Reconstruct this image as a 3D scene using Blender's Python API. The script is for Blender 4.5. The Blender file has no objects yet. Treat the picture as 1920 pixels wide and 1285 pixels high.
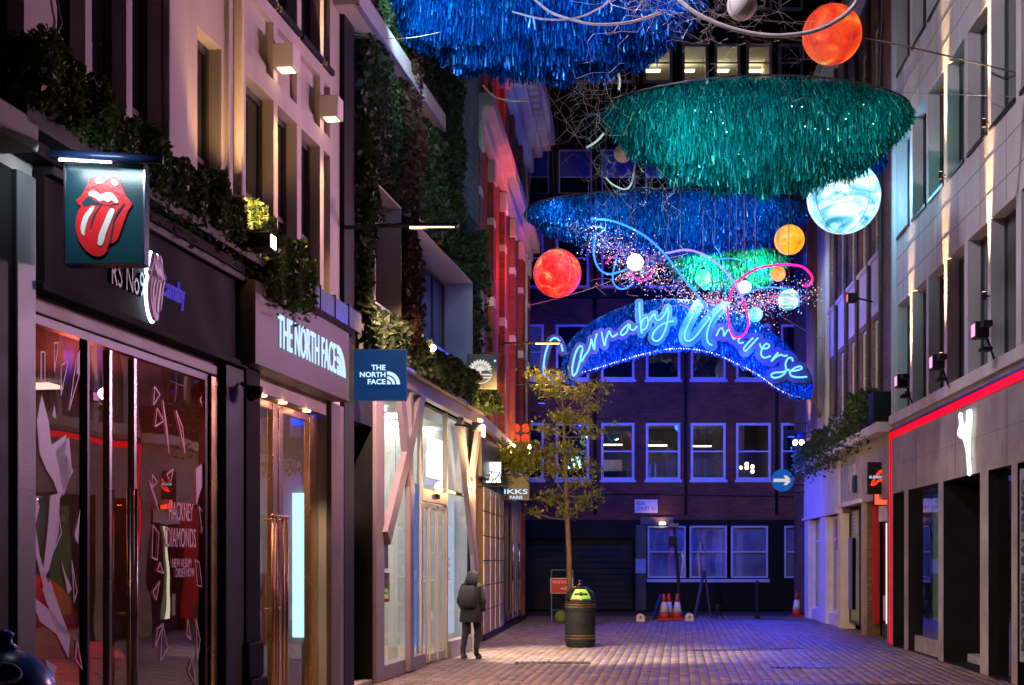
import bpy, math, random
import numpy as np
from mathutils import Vector, Matrix
random.seed(11); rng = np.random.default_rng(11)
R = math.radians
SC = bpy.context.scene
COL = SC.collection

# ------------------------------------------------------------------ camera
F, HZ, H = 2600.0, 1050.0, 1.75          # focal length and horizon row in photo pixels, eye height in metres
cam = bpy.data.objects.new('camera', bpy.data.cameras.new('camera'))
COL.objects.link(cam)
cam.location = (0, 0, H); cam.rotation_euler = (R(90), 0, 0)
cam.data.sensor_width = 36; cam.data.lens = F * 36 / 1920
cam.data.shift_y = (HZ - 642.5) / 1920
cam.data.clip_end = 2000; cam.data.clip_start = .1
SC.camera = cam

# ------------------------------------------------------------------ dusk sky
wd = bpy.data.worlds.new('World'); SC.world = wd; wd.use_nodes = True
_n = wd.node_tree.nodes; _l = wd.node_tree.links
sky = _n.new('ShaderNodeTexSky'); sky.sky_type = 'NISHITA'; sky.sun_disc = False
sky.sun_elevation = R(-3.0); sky.sun_rotation = R(200); sky.ozone_density = 3.0
_l.new(sky.outputs[0], _n['Background'].inputs[0]); _n['Background'].inputs[1].default_value = 0.02
SC.view_settings.view_transform = 'Standard'; SC.view_settings.look = 'None'
SC.view_settings.exposure = 0.0; SC.view_settings.gamma = 1.0
SC.render.engine = 'CYCLES'
SC.cycles.use_denoising = True
SC.cycles.max_bounces = 6; SC.cycles.transparent_max_bounces = 12
SC.cycles.sample_clamp_indirect = 4.0; SC.cycles.sample_clamp_direct = 30.0
SC.cycles.caustics_reflective = False; SC.cycles.caustics_refractive = False

# ------------------------------------------------------------------ geometry helpers
def W(px, py, Y): return Vector(((px - 960) / F * Y, Y, H + (HZ - py) / F * Y))
def G(px, py):
    Y = H * F / (py - HZ); return Vector(((px - 960) / F * Y, Y, 0))

class MB:
    """collects faces, builds ONE mesh object"""
    def __init__(s): s.v = []; s.f = []; s.m = []
    def add(s, vs, fs, m=0):
        o = len(s.v); s.v += [tuple(p) for p in vs]
        s.f += [tuple(i + o for i in q) for q in fs]; s.m += [m] * len(fs); return s
    def box(s, x0, x1, y0, y1, z0, z1, m=0):
        if x0 > x1: x0, x1 = x1, x0
        if z0 > z1: z0, z1 = z1, z0
        if y0 > y1: y0, y1 = y1, y0
        return s.add([(x0,y0,z0),(x1,y0,z0),(x1,y1,z0),(x0,y1,z0),(x0,y0,z1),(x1,y0,z1),(x1,y1,z1),(x0,y1,z1)],
                     [(0,3,2,1),(4,5,6,7),(0,1,5,4),(1,2,6,5),(2,3,7,6),(3,0,4,7)], m)
    def quad(s, a, b, c, d, m=0): return s.add([a, b, c, d], [(0,1,2,3)], m)
    def prism(s, pts, y0, y1, m=0):
        a = sum(pts[i][0]*pts[(i+1) % len(pts)][1] - pts[(i+1) % len(pts)][0]*pts[i][1] for i in range(len(pts)))
        if a < 0: pts = pts[::-1]
        n = len(pts)
        vs = [(x, y0, z) for x, z in pts] + [(x, y1, z) for x, z in pts]
        fs = [tuple(range(n)), tuple(range(2*n-1, n-1, -1))] + [(i, i+n, (i+1) % n + n, (i+1) % n) for i in range(n)]
        return s.add(vs, fs, m)
    def strip(s, p, q, w, y0, y1, m=0):
        p = Vector(p); q = Vector(q); d = (q - p).normalized(); t = Vector((-d.y, d.x)) * w / 2
        return s.prism([tuple(p - t), tuple(q - t), tuple(q + t), tuple(p + t)], y0, y1, m)
    def tube(s, pts, r, n=8, closed=False, m=0):
        P = [Vector(p) for p in pts]; k = len(P); vs = []; up = None
        rr = r if isinstance(r, (list, tuple)) else [r] * k
        for i, p in enumerate(P):
            a = P[(i-1) % k] if (closed or i > 0) else p; b = P[(i+1) % k] if (closed or i < k-1) else p
            t = (b - a)
            t = t.normalized() if t.length > 1e-9 else Vector((0,0,1))
            if up is None:
                up = Vector((0,0,1)) if abs(t.z) < .9 else Vector((1,0,0))
            e = (up - t * up.dot(t))
            e = e.normalized() if e.length > 1e-6 else t.orthogonal().normalized()
            up = e; g = t.cross(e)
            for j in range(n):
                a_ = 2*math.pi*j/n
                vs.append(p + (e*math.cos(a_) + g*math.sin(a_)) * rr[i])
        fs = []
        for i in range(k if closed else k-1):
            for j in range(n):
                A = i*n+j; B = i*n+(j+1) % n; i2 = (i+1) % k
                fs.append((A, B, i2*n+(j+1) % n, i2*n+j))
        if not closed: fs += [tuple(range(n-1, -1, -1)), tuple(range((k-1)*n, k*n))]
        return s.add(vs, fs, m)
    def lathe(s, prof, n=24, c=(0,0,0), m=0):
        vs = []; fs = []
        for r, z in prof:
            for j in range(n):
                a = 2*math.pi*j/n; vs.append((c[0]+r*math.cos(a), c[1]+r*math.sin(a), c[2]+z))
        for i in range(len(prof)-1):
            for j in range(n): fs.append((i*n+j, i*n+(j+1) % n, (i+1)*n+(j+1) % n, (i+1)*n+j))
        fs += [tuple(range(n-1, -1, -1)), tuple(range((len(prof)-1)*n, len(prof)*n))]
        return s.add(vs, fs, m)
    def ball(s, c, r, n=24, k=14, m=0, sq=(1,1,1)):
        vs = []; fs = []
        for i in range(k+1):
            t = math.pi*i/k
            for j in range(n):
                a = 2*math.pi*j/n
                vs.append((c[0]+sq[0]*r*math.sin(t)*math.cos(a), c[1]+sq[1]*r*math.sin(t)*math.sin(a), c[2]+sq[2]*r*math.cos(t)))
        for i in range(k):
            for j in range(n): fs.append((i*n+j, (i+1)*n+j, (i+1)*n+(j+1) % n, i*n+(j+1) % n))
        return s.add(vs, fs, m)
    def build(s, name, mat, parent=None, smooth=False, bevel=0, loc=None, rz=0):
        me = bpy.data.meshes.new(name); me.from_pydata(s.v, [], s.f); 
        for mm in (mat if isinstance(mat, (list, tuple)) else [mat]): me.materials.append(mm)
        if isinstance(mat, (list, tuple)): me.polygons.foreach_set('material_index', s.m)
        if smooth: me.polygons.foreach_set('use_smooth', [True]*len(s.f))
        me.update()
        o = bpy.data.objects.new(name, me); COL.objects.link(o)
        if parent is not None: o.parent = parent
        if loc is not None: o.location = loc
        o.rotation_euler.z = rz
        if bevel:
            bv = o.modifiers.new('bevel', 'BEVEL'); bv.width = bevel; bv.segments = 2; bv.limit_method = 'ANGLE'
        return o

def BX(name, mat, parent, *a, bevel=0): return MB().box(*a).build(name, mat, parent, bevel=bevel)
def tag(o, label=None, cat=None, group=None, kind=None):
    if label: o['label'] = label
    if cat: o['category'] = cat
    if group: o['group'] = group
    if kind: o['kind'] = kind
    return o
def thing(name, label, cat, loc=(0,0,0), rz=0, group=None):
    o = bpy.data.objects.new(name, None); COL.objects.link(o); o.empty_display_size = .1
    o.location = loc; o.rotation_euler = (0,0,rz)
    return tag(o, label, cat, group)
def copy_tree(o, parent=None):
    c = o.copy(); COL.objects.link(c); c.parent = parent
    for ch in list(o.children): copy_tree(ch, c)
    return c
def np_mesh(name, V, nper, mat, parent=None, kind=None, smooth=False):
    """V: (N*nper,3) vertices, one nper-gon per group"""
    n = len(V) // nper; me = bpy.data.meshes.new(name)
    me.vertices.add(len(V)); me.vertices.foreach_set('co', np.ascontiguousarray(V, dtype=np.float32).ravel())
    me.loops.add(len(V)); me.loops.foreach_set('vertex_index', np.arange(len(V), dtype=np.int32))
    me.polygons.add(n); me.polygons.foreach_set('loop_start', np.arange(0, len(V), nper, dtype=np.int32))
    me.polygons.foreach_set('loop_total', np.full(n, nper, dtype=np.int32))
    me.materials.append(mat); me.update(calc_edges=True); me.validate()
    o = bpy.data.objects.new(name, me); COL.objects.link(o)
    if parent is not None: o.parent = parent
    if kind: o['kind'] = kind
    return o
def idx_mesh(name, V, Fq, mat, parent=None, kind=None, smooth=False):
    me = bpy.data.meshes.new(name); V = np.asarray(V, dtype=np.float32); Fq = np.asarray(Fq, dtype=np.int32)
    me.vertices.add(len(V)); me.vertices.foreach_set('co', V.ravel())
    me.loops.add(Fq.size); me.loops.foreach_set('vertex_index', Fq.ravel())
    k = Fq.shape[1]; me.polygons.add(len(Fq))
    me.polygons.foreach_set('loop_start', np.arange(0, Fq.size, k, dtype=np.int32))
    me.polygons.foreach_set('loop_total', np.full(len(Fq), k, dtype=np.int32))
    if smooth: me.polygons.foreach_set('use_smooth', [True]*len(Fq))
    me.materials.append(mat); me.update(calc_edges=True); me.validate()
    o = bpy.data.objects.new(name, me); COL.objects.link(o)
    if parent is not None: o.parent = parent
    if kind: o['kind'] = kind
    return o
def leaves(name, C, size, mat, parent=None, kind='stuff', aspect=.55, droop=0.0):
    """one folded leaf blade (two triangles-quads) at every centre"""
    C = np.asarray(C, dtype=float); n = len(C)
    a = rng.normal(size=(n,3)); a[:,2] -= droop; a /= np.linalg.norm(a, axis=1)[:,None]
    b = rng.normal(size=(n,3)); b -= a*(a*b).sum(1)[:,None]; b /= np.linalg.norm(b, axis=1)[:,None]
    c = np.cross(a, b)
    s = size*(.45+1.1*rng.random(n)**1.6)[:,None]
    V = np.stack([C - a*s*.5, C + b*s*aspect*.5 + c*s*.1, C + a*s*.5, C - b*s*aspect*.5 + c*s*.1], 1).reshape(-1,3)
    return np_mesh(name, V, 4, mat, parent, kind)
def smooth_path(pts, k=6):
    """Catmull-Rom through points"""
    P = [Vector(p) for p in pts]; out = []
    for i in range(len(P)-1):
        a = P[i-1] if i else P[0]*2-P[1]; b = P[i]; c = P[i+1]; d = P[i+2] if i+2 < len(P) else P[-1]*2-P[-2]
        for j in range(k):
            t = j/k
            out.append(.5*((2*b)+(c-a)*t+(2*a-5*b+4*c-d)*t*t+(3*b-a-3*c+d)*t**3))
    return out+[P[-1]]

_txt = {}
def text(s, mat, parent, x, z, y, w=None, h=None, depth=.012, name='lettering', spacing=1.0, shear=0, anchor='L', bold=0, face=0):
    """flat-front lettering in the local xz plane facing -y; (x,z) is the lower left corner of the box w x h"""
    cu = bpy.data.curves.new('t', 'FONT'); cu.body = s; cu.size = 1; cu.space_character = spacing; cu.shear = shear; cu.offset = bold
    cu.extrude = .02; cu.resolution_u = 3
    o = bpy.data.objects.new('t', cu); COL.objects.link(o)
    me = bpy.data.meshes.new_from_object(o); bpy.data.objects.remove(o); bpy.data.curves.remove(cu)
    n = len(me.vertices); co = np.empty(n*3, dtype=np.float32); me.vertices.foreach_get('co', co); co = co.reshape(-1,3)
    lo = co.min(0); hi = co.max(0); sz = hi-lo
    sx = (w/sz[0]) if w else None; sy = (h/sz[1]) if h else None
    sx = sx or sy; sy = sy or sx
    out = np.empty_like(co)
    out[:,0] = (co[:,0]-lo[0])*sx + x; out[:,2] = (co[:,1]-lo[1])*sy + z; out[:,1] = y - (co[:,2]-lo[2])/max(sz[2],1e-6)*depth
    me.vertices.foreach_set('co', out.ravel()); me.materials.clear(); me.materials.append(mat); me.update(); me.name = name
    o = bpy.data.objects.new(name, me); COL.objects.link(o); o.parent = parent
    return o

# ------------------------------------------------------------------ facade frames: x right, y into the building, z up
class Fac:
    def __init__(s, O, d):
        s.O = Vector((O[0], O[1])); d = Vector(d).normalized(); s.d = d; s.m = Vector((-d.y, d.x)); s.rz = math.atan2(d.y, d.x)
    def at(s, x0):
        return Fac(s.O + s.d*x0, s.d)
    def X(s, px, dep=0):
        r = (px-960)/F; P = s.O + s.m*dep
        return (r*P.y - P.x)/(s.d.x - r*s.d.y)
    def Z(s, px, py, dep=0):
        x = s.X(px, dep); Y = s.O.y + s.m.y*dep + s.d.y*x
        return H + (HZ-py)/F*Y
    def P(s, x, y, z):
        q = s.O + s.d*x + s.m*y; return Vector((q.x, q.y, z))
    def root(s, name, label, cat, group=None, z=0):
        return thing(name, label, cat, (s.O.x, s.O.y, z), s.rz, group)

def wall_mesh(mb, x0, x1, z0, z1, holes, rev=.2, depth=6, m=0, mr=None, sides=True):
    mr = m if mr is None else mr
    xs = sorted({x0, x1, *[v for h in holes for v in (h[0], h[1]) if x0 < v < x1]})
    zs = sorted({z0, z1, *[v for h in holes for v in (h[2], h[3]) if z0 < v < z1]})
    for i in range(len(xs)-1):
        run = None
        for j in range(len(zs)-1):
            cx = (xs[i]+xs[i+1])/2; cz = (zs[j]+zs[j+1])/2
            if any(h[0] < cx < h[1] and h[2] < cz < h[3] for h in holes): continue
            mb.quad((xs[i],0,zs[j]), (xs[i+1],0,zs[j]), (xs[i+1],0,zs[j+1]), (xs[i],0,zs[j+1]), m)
    for h in holes:
        a, b, c, d = max(h[0],x0), min(h[1],x1), max(h[2],z0), min(h[3],z1); r = h[4] if len(h) > 4 else rev
        mb.quad((a,0,c),(a,0,d),(a,r,d),(a,r,c), mr); mb.quad((b,0,d),(b,0,c),(b,r,c),(b,r,d), mr)
        mb.quad((a,0,d),(b,0,d),(b,r,d),(a,r,d), mr); mb.quad((b,0,c),(a,0,c),(a,r,c),(b,r,c), mr)
    if sides:
        mb.quad((x0,0,z0),(x0,0,z1),(x0,depth,z1),(x0,depth,z0), m); mb.quad((x1,0,z1),(x1,0,z0),(x1,depth,z0),(x1,depth,z1), m)
        mb.quad((x0,0,z1),(x1,0,z1),(x1,depth,z1),(x0,depth,z1), m); mb.quad((x1,depth,z0),(x0,depth,z0),(x0,depth,z1),(x1,depth,z1), m)
    return mb

def window(root, x0, x1, z0, z1, y, fm, gm, nx=1, nz=2, fw=.06, bar=.035, name='window', dy=.05, split=None):
    """window (its frame and bars) > one pane per light"""
    mb = MB()
    mb.box(x0, x0+fw, y, y+dy, z0, z1); mb.box(x1-fw, x1, y, y+dy, z0, z1)
    mb.box(x0+fw, x1-fw, y, y+dy, z1-fw, z1); mb.box(x0+fw, x1-fw, y, y+dy, z0, z0+fw)
    xs = [x0+fw+(x1-x0-2*fw)*i/nx for i in range(nx+1)]
    zs = [z0+fw+(z1-z0-2*fw)*i/nz for i in range(nz+1)]
    if split: zs = [z0+fw]+[z0+fw+(z1-z0-2*fw)*q for q in split]+[z1-fw]
    for v in xs[1:-1]: mb.box(v-bar/2, v+bar/2, y+.004, y+dy-.004, z0+fw, z1-fw)
    for v in zs[1:-1]: mb.box(x0+fw, x1-fw, y+.007, y+dy-.007, v-bar/2, v+bar/2)
    w = mb.build(name, fm, root)
    for i in range(len(xs)-1):
        for j in range(len(zs)-1):
            p = MB().quad((xs[i],y+dy*.5,zs[j]),(xs[i+1],y+dy*.5,zs[j]),(xs[i+1],y+dy*.5,zs[j+1]),(xs[i],y+dy*.5,zs[j+1])).build('pane', gm, w)
            # every sheet of old glass sits a hair out of true
            me = p.data; t = random.uniform(-.004,.004); u = random.uniform(-.004,.004)
            for vv in me.vertices: vv.co.y += (vv.co.x-xs[i])*t + (vv.co.z-zs[j])*u
    return w

def room(root, x0, x1, y0, y1, z0, z1, mats, name='interior'):
    """inside of a room seen through its front opening: floor, ceiling, back, sides; mats = (wall, floor, ceiling)"""
    mb = MB(); a = .001
    mb.quad((x0,y0,z0),(x1,y0,z0),(x1,y1,z0),(x0,y1,z0),1); mb.quad((x0,y1,z1),(x1,y1,z1),(x1,y0,z1),(x0,y0,z1),2)
    mb.quad((x0,y1,z0),(x1,y1,z0),(x1,y1,z1),(x0,y1,z1),0)
    mb.quad((x0,y0,z0),(x0,y1,z0),(x0,y1,z1),(x0,y0,z1),0); mb.quad((x1,y1,z0),(x1,y0,z0),(x1,y0,z1),(x1,y1,z1),0)
    return mb.build(name, mats, root)

# ------------------------------------------------------------------ material helpers
def nt(name):
    m = bpy.data.materials.new(name); m.use_nodes = True; t = m.node_tree
    return m, t.nodes, t.links, t.nodes['Principled BSDF']
def rgba(c): return (c[0], c[1], c[2], 1)
def pm(name, col, rough=.6, metal=0, var=.25, scale=3, bump=.12, bscale=40, spec=.5, coat=0, col2=None, streak=0):
    m, n, l, b = nt(name)
    tc = n.new('ShaderNodeTexCoord'); nz = n.new('ShaderNodeTexNoise'); nz.inputs['Scale'].default_value = scale; nz.inputs['Detail'].default_value = 6
    mp = n.new('ShaderNodeMapping'); mp.inputs['Scale'].default_value = (1,1,1 if not streak else streak)
    l.new(tc.outputs['Object'], mp.inputs[0]); l.new(mp.outputs[0], nz.inputs[0])
    mx = n.new('ShaderNodeMix'); mx.data_type = 'RGBA'
    mx.inputs[6].default_value = rgba([c*(1-var) for c in col]) if col2 is None else rgba(col2)
    mx.inputs[7].default_value = rgba([min(1, c*(1+var*.6)) for c in col])
    rp = n.new('ShaderNodeMapRange'); rp.inputs[1].default_value = .32; rp.inputs[2].default_value = .68
    l.new(nz.outputs[0], rp.inputs[0]); l.new(rp.outputs[0], mx.inputs[0]); l.new(mx.outputs[2], b.inputs['Base Color'])
    rr = n.new('ShaderNodeMapRange'); rr.inputs[3].default_value = max(.02, rough*.8); rr.inputs[4].default_value = min(1, rough*1.2)
    l.new(nz.outputs[0], rr.inputs[0]); l.new(rr.outputs[0], b.inputs['Roughness'])
    b.inputs['Metallic'].default_value = metal; b.inputs['Specular IOR Level'].default_value = spec; b.inputs['Coat Weight'].default_value = coat
    if bump:
        n2 = n.new('ShaderNodeTexNoise'); n2.inputs['Scale'].default_value = bscale; n2.inputs['Detail'].default_value = 4
        l.new(tc.outputs['Object'], n2.inputs[0])
        bp = n.new('ShaderNodeBump'); bp.inputs['Strength'].default_value = bump; bp.inputs['Distance'].default_value = .02
        l.new(n2.outputs[0], bp.inputs['Height']); l.new(bp.outputs[0], b.inputs['Normal'])
    return m
def em(name, col, s, base=None, sample=True):
    m, n, l, b = nt(name)
    b.inputs['Base Color'].default_value = rgba([c*.04 for c in col]); b.inputs['Roughness'].default_value = .5; b.inputs['Specular IOR Level'].default_value = .05
    b.inputs['Emission Color'].default_value = rgba(col); b.inputs['Emission Strength'].default_value = s
    if not sample: m.cycles.emission_sampling = 'NONE'
    return m
def brick(name, c1, c2, mortar, bw=.225, bh=.075, rough=.85, mort=.01, bump=.6, var=.6):
    m, n, l, b = nt(name)
    tc = n.new('ShaderNodeTexCoord'); sp = n.new('ShaderNodeSeparateXYZ'); ad = n.new('ShaderNodeMath'); cb = n.new('ShaderNodeCombineXYZ')
    l.new(tc.outputs['Object'], sp.inputs[0]); l.new(sp.outputs[0], ad.inputs[0]); l.new(sp.outputs[1], ad.inputs[1])
    l.new(ad.outputs[0], cb.inputs[0]); l.new(sp.outputs[2], cb.inputs[1])
    br = n.new('ShaderNodeTexBrick'); br.inputs['Scale'].default_value = 1; br.inputs['Brick Width'].default_value = bw; br.inputs['Row Height'].default_value = bh
    br.inputs['Mortar Size'].default_value = mort; br.inputs['Mortar Smooth'].default_value = .2; br.inputs['Bias'].default_value = -.1
    br.inputs['Color1'].default_value = rgba(c1); br.inputs['Color2'].default_value = rgba(c2); br.inputs['Mortar'].default_value = rgba(mortar)
    l.new(cb.outputs[0], br.inputs[0])
    nz = n.new('ShaderNodeTexNoise'); nz.inputs['Scale'].default_value = 1.3; nz.inputs['Detail'].default_value = 8; l.new(cb.outputs[0], nz.inputs[0])
    rp = n.new('ShaderNodeMapRange'); rp.inputs[1].default_value = .3; rp.inputs[2].default_value = .7; rp.inputs[3].default_value = 1-var*.6; rp.inputs[4].default_value = 1+var*.4
    l.new(nz.outputs[0], rp.inputs[0])
    mx = n.new('ShaderNodeMix'); mx.data_type = 'RGBA'; mx.blend_type = 'MULTIPLY'; mx.inputs[0].default_value = 1
    l.new(br.outputs[0], mx.inputs[6]); l.new(rp.outputs[0], mx.inputs[7]); l.new(mx.outputs[2], b.inputs['Base Color'])
    b.inputs['Roughness'].default_value = rough
    iv = n.new('ShaderNodeMath'); iv.operation = 'SUBTRACT'; iv.inputs[0].default_value = 1; l.new(br.outputs[1], iv.inputs[1])
    bp = n.new('ShaderNodeBump'); bp.inputs['Strength'].default_value = bump; bp.inputs['Distance'].default_value = .01
    l.new(iv.outputs[0], bp.inputs['Height']); l.new(bp.outputs[0], b.inputs['Normal'])
    return m
def glass(name, k=1.6, tint=(.95,.97,1), rough=0.0, wave=.02):
    """thin sheet: fresnel mirror over clear"""
    m, n, l, b = nt(name); n.remove(b)
    fr = n.new('ShaderNodeFresnel'); fr.inputs[0].default_value = 1.5
    ml = n.new('ShaderNodeMath'); ml.operation = 'MULTIPLY'; ml.use_clamp = True; ml.inputs[1].default_value = k; l.new(fr.outputs[0], ml.inputs[0])
    tr = n.new('ShaderNodeBsdfTransparent'); tr.inputs[0].default_value = rgba(tint)
    gl = n.new('ShaderNodeBsdfGlossy'); gl.inputs['Roughness'].default_value = rough; gl.inputs[0].default_value = (1,1,1,1)
    tc = n.new('ShaderNodeTexCoord'); nz = n.new('ShaderNodeTexNoise'); nz.inputs['Scale'].default_value = 1.6; nz.inputs['Detail'].default_value = 1
    bp = n.new('ShaderNodeBump'); bp.inputs['Strength'].default_value = wave; bp.inputs['Distance'].default_value = .3
    l.new(tc.outputs['Object'], nz.inputs[0]); l.new(nz.outputs[0], bp.inputs['Height']); l.new(bp.outputs[0], gl.inputs['Normal'])
    mx = n.new('ShaderNodeMixShader'); l.new(ml.outputs[0], mx.inputs[0]); l.new(tr.outputs[0], mx.inputs[1]); l.new(gl.outputs[0], mx.inputs[2])
    l.new(mx.outputs[0], n['Material Output'].inputs[0]); return m
def dark_glass(name, col=(.008,.010,.016), wave=.02, rough=.03, ior=2.3):
    m, n, l, b = nt(name)
    b.inputs['Base Color'].default_value = rgba(col); b.inputs['Roughness'].default_value = rough; b.inputs['Specular IOR Level'].default_value = .5; b.inputs['IOR'].default_value = ior
    tc = n.new('ShaderNodeTexCoord'); nz = n.new('ShaderNodeTexNoise'); nz.inputs['Scale'].default_value = 2.2; nz.inputs['Detail'].default_value = 1
    bp = n.new('ShaderNodeBump'); bp.inputs['Strength'].default_value = wave; bp.inputs['Distance'].default_value = .2
    l.new(tc.outputs['Object'], nz.inputs[0]); l.new(nz.outputs[0], bp.inputs['Height']); l.new(bp.outputs[0], b.inputs['Normal'])
    return m
def isl(name, c1, c2, rough=.5, metal=0, trans=.35, spec=.5, ccol=None, var2=None):
    """per-leaf / per-strip colour from a random value for each island, partly translucent"""
    m, n, l, b = nt(name)
    g = n.new('ShaderNodeNewGeometry'); rp = n.new('ShaderNodeValToRGB')
    rp.color_ramp.elements[0].color = rgba(c1); rp.color_ramp.elements[1].color = rgba(c2)
    if ccol: e = rp.color_ramp.elements.new(.93); e.color = rgba(c2); rp.color_ramp.elements[2].color = rgba(ccol)
    l.new(g.outputs['Random Per Island'], rp.inputs[0]); l.new(rp.outputs[0], b.inputs['Base Color'])
    b.inputs['Roughness'].default_value = rough; b.inputs['Metallic'].default_value = metal; b.inputs['Specular IOR Level'].default_value = spec
    t = n.new('ShaderNodeBsdfTranslucent'); l.new(rp.outputs[0], t.inputs[0])
    mx = n.new('ShaderNodeMixShader'); mx.inputs[0].default_value = trans
    l.new(b.outputs[0], mx.inputs[1]); l.new(t.outputs[0], mx.inputs[2]); l.new(mx.outputs[0], n['Material Output'].inputs[0])
    return m
def planet_mat(name, cols, s, scale=2.5, band=0, dist=1.0):
    """lit-from-inside printed globe"""
    m, n, l, b = nt(name)
    tc = n.new('ShaderNodeTexCoord'); mp = n.new('ShaderNodeMapping'); l.new(tc.outputs['Object'], mp.inputs[0])
    if band: mp.inputs['Scale'].default_value = (1, 1, band); mp.inputs['Rotation'].default_value = (.1, .35, 0)
    nz = n.new('ShaderNodeTexNoise'); nz.inputs['Scale'].default_value = scale; nz.inputs['Detail'].default_value = 6; nz.inputs['Roughness'].default_value = .62; nz.inputs['Distortion'].default_value = dist
    l.new(mp.outputs[0], nz.inputs[0])
    rp = n.new('ShaderNodeValToRGB'); el = rp.color_ramp.elements
    el[0].position = .33; el[0].color = rgba(cols[0]); el[1].position = .68; el[1].color = rgba(cols[-1])
    for i, c in enumerate(cols[1:-1]): e = el.new(.33+.35*(i+1)/(len(cols)-1)); e.color = rgba(c)
    l.new(nz.outputs[0], rp.inputs[0]); l.new(rp.outputs[0], b.inputs['Emission Color']); b.inputs['Emission Strength'].default_value = s
    b.inputs['Base Color'].default_value = (.03,.03,.03,1); b.inputs['Roughness'].default_value = .45; b.inputs['Specular IOR Level'].default_value = .2
    return m
def lamp(kind, name, loc, col, power, parent=None, target=None, size=.1, angle=60, blend=.5, sx=None):
    d = bpy.data.lights.new(name, kind); d.color = col; d.energy = power
    if kind == 'SPOT': d.spot_size = R(angle); d.spot_blend = blend; d.shadow_soft_size = size
    elif kind == 'POINT': d.shadow_soft_size = size
    elif kind == 'AREA':
        d.size = size
        if sx: d.shape = 'RECTANGLE'; d.size_y = sx
    o = bpy.data.objects.new(name, d); COL.objects.link(o)
    loc = Vector(loc)
    if target is not None: q = (Vector(target)-loc).to_track_quat('-Z', 'Y')
    else: q = Vector((0,0,-1)).to_track_quat('-Z', 'Y')
    o.matrix_world = Matrix.Translation(loc) @ q.to_matrix().to_4x4()
    if parent is not None:
        o.parent = parent; o.matrix_parent_inverse = parent.matrix_basis.inverted()
    return o

# ------------------------------------------------------------------ materials
M = {}
M['stucco'] = pm('stucco', (.56,.50,.49), .8, var=.22, scale=1.8, bump=.25, bscale=30, streak=.22)
M['stucco_white'] = pm('stucco_white', (.70,.68,.66), .7, var=.12, scale=1.5, bump=.12)
M['concrete'] = pm('concrete', (.36,.34,.33), .75, var=.3, scale=2.2, bump=.25, bscale=25)
M['stone_panel'] = pm('stone_panel', (.62,.60,.60), .65, var=.22, scale=1.6, bump=.12, streak=.25)
M['purple_board'] = pm('purple_board', (.012,.007,.012), .8, var=.3, scale=2, spec=.12)
M['brown_board'] = pm('brown_board', (.10,.075,.07), .5, var=.25)
M['black'] = pm('black', (.012,.012,.014), .6, var=.3, spec=.25)
M['black_gloss'] = pm('black_gloss', (.01,.01,.012), .15, var=.3, bump=.02)
M['dark_metal'] = pm('dark_metal', (.03,.03,.034), .4, metal=.6, var=.3)
M['steel'] = pm('steel', (.55,.55,.56), .22, metal=1, var=.1, bump=.03)
M['bronze'] = pm('bronze', (.62,.42,.22), .26, metal=1, var=.2, bump=.04)
M['copper'] = pm('copper', (.55,.30,.20), .3, metal=1, var=.2, bump=.04)
M['grey_paint'] = pm('grey_paint', (.13,.14,.15), .45, var=.15)
M['mauve_steel'] = pm('mauve_steel', (.27,.22,.26), .45, var=.12, bump=.06)
M['cream_frame'] = pm('cream_frame', (.55,.52,.44), .4, var=.1, bump=.04)
M['white_paint'] = pm('white_paint', (.74,.73,.72), .5, var=.1, bump=.06)
M['dark_frame'] = pm('dark_frame', (.05,.05,.055), .45, var=.2)
M['glass'] = glass('glass', 1.5, wave=.008)
M['glass_strong'] = glass('glass_strong', 2.4, (.85,.87,.9), wave=.006)
M['glass_frost'] = glass('glass_frost', .6, (.92,.95,1))
M['pane'] = dark_glass('pane')
M['pane_blind'] = dark_glass('pane_blind', (.10,.11,.13), .03, .12)
M['brick_far'] = brick('brick_far', (.19,.055,.028), (.11,.035,.022), (.09,.045,.03))
M['brick_red'] = brick('brick_red', (.33,.045,.03), (.22,.03,.022), (.18,.09,.08), var=.35)
M['brick_brown'] = brick('brick_brown', (.27,.15,.10), (.17,.09,.07), (.22,.19,.17))
M['slate'] = brick('slate', (.10,.10,.12), (.07,.07,.085), (.03,.03,.04), bw=.32, bh=.16, mort=.012)
M['tile_warm'] = pm('tile_warm', (.58,.46,.32), .35, var=.18, scale=2.5, bump=.05)
M['joint'] = pm('joint', (.06,.05,.045), .7)
M['fascia_concrete'] = pm('fascia_concrete', (.36,.33,.33), .7, var=.28, scale=1.6, bump=.25, bscale=14)
M['white_room'] = pm('white_room', (.72,.74,.70), .7, var=.06, scale=1, bump=0)
M['wood_floor'] = pm('wood_floor', (.36,.27,.19), .4, var=.3, scale=4, bump=.05)
M['grey_room2'] = pm('grey_room2', (.34,.32,.33), .6, var=.2, scale=1.2)
M['dark_room'] = pm('dark_room', (.05,.04,.045), .7, var=.2)
M['grey_room'] = pm('grey_room', (.16,.15,.16), .6, var=.25, scale=1.2)
M['red_gloss'] = pm('red_gloss', (.62,.015,.012), .18, var=.2, bump=.02, coat=.6)
M['red_paint'] = pm('red_paint', (.55,.02,.02), .4, var=.15)
M['blue_paint'] = pm('blue_paint', (.02,.06,.40), .35, var=.15)
M['navy'] = pm('navy', (.010,.022,.075), .3, var=.2, bump=.03)
M['petrol'] = pm('petrol', (.012,.060,.090), .25, var=.2, bump=.02)
M['sign_grey'] = pm('sign_grey', (.10,.105,.10), .45, var=.15)
M['sign_black'] = pm('sign_black', (.02,.02,.02), .4, var=.2)
M['gold'] = pm('gold', (.80,.50,.12), .3, metal=1, var=.1, bump=.03)
M['lime'] = pm('lime', (.25,.55,.06), .45, var=.15)
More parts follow.
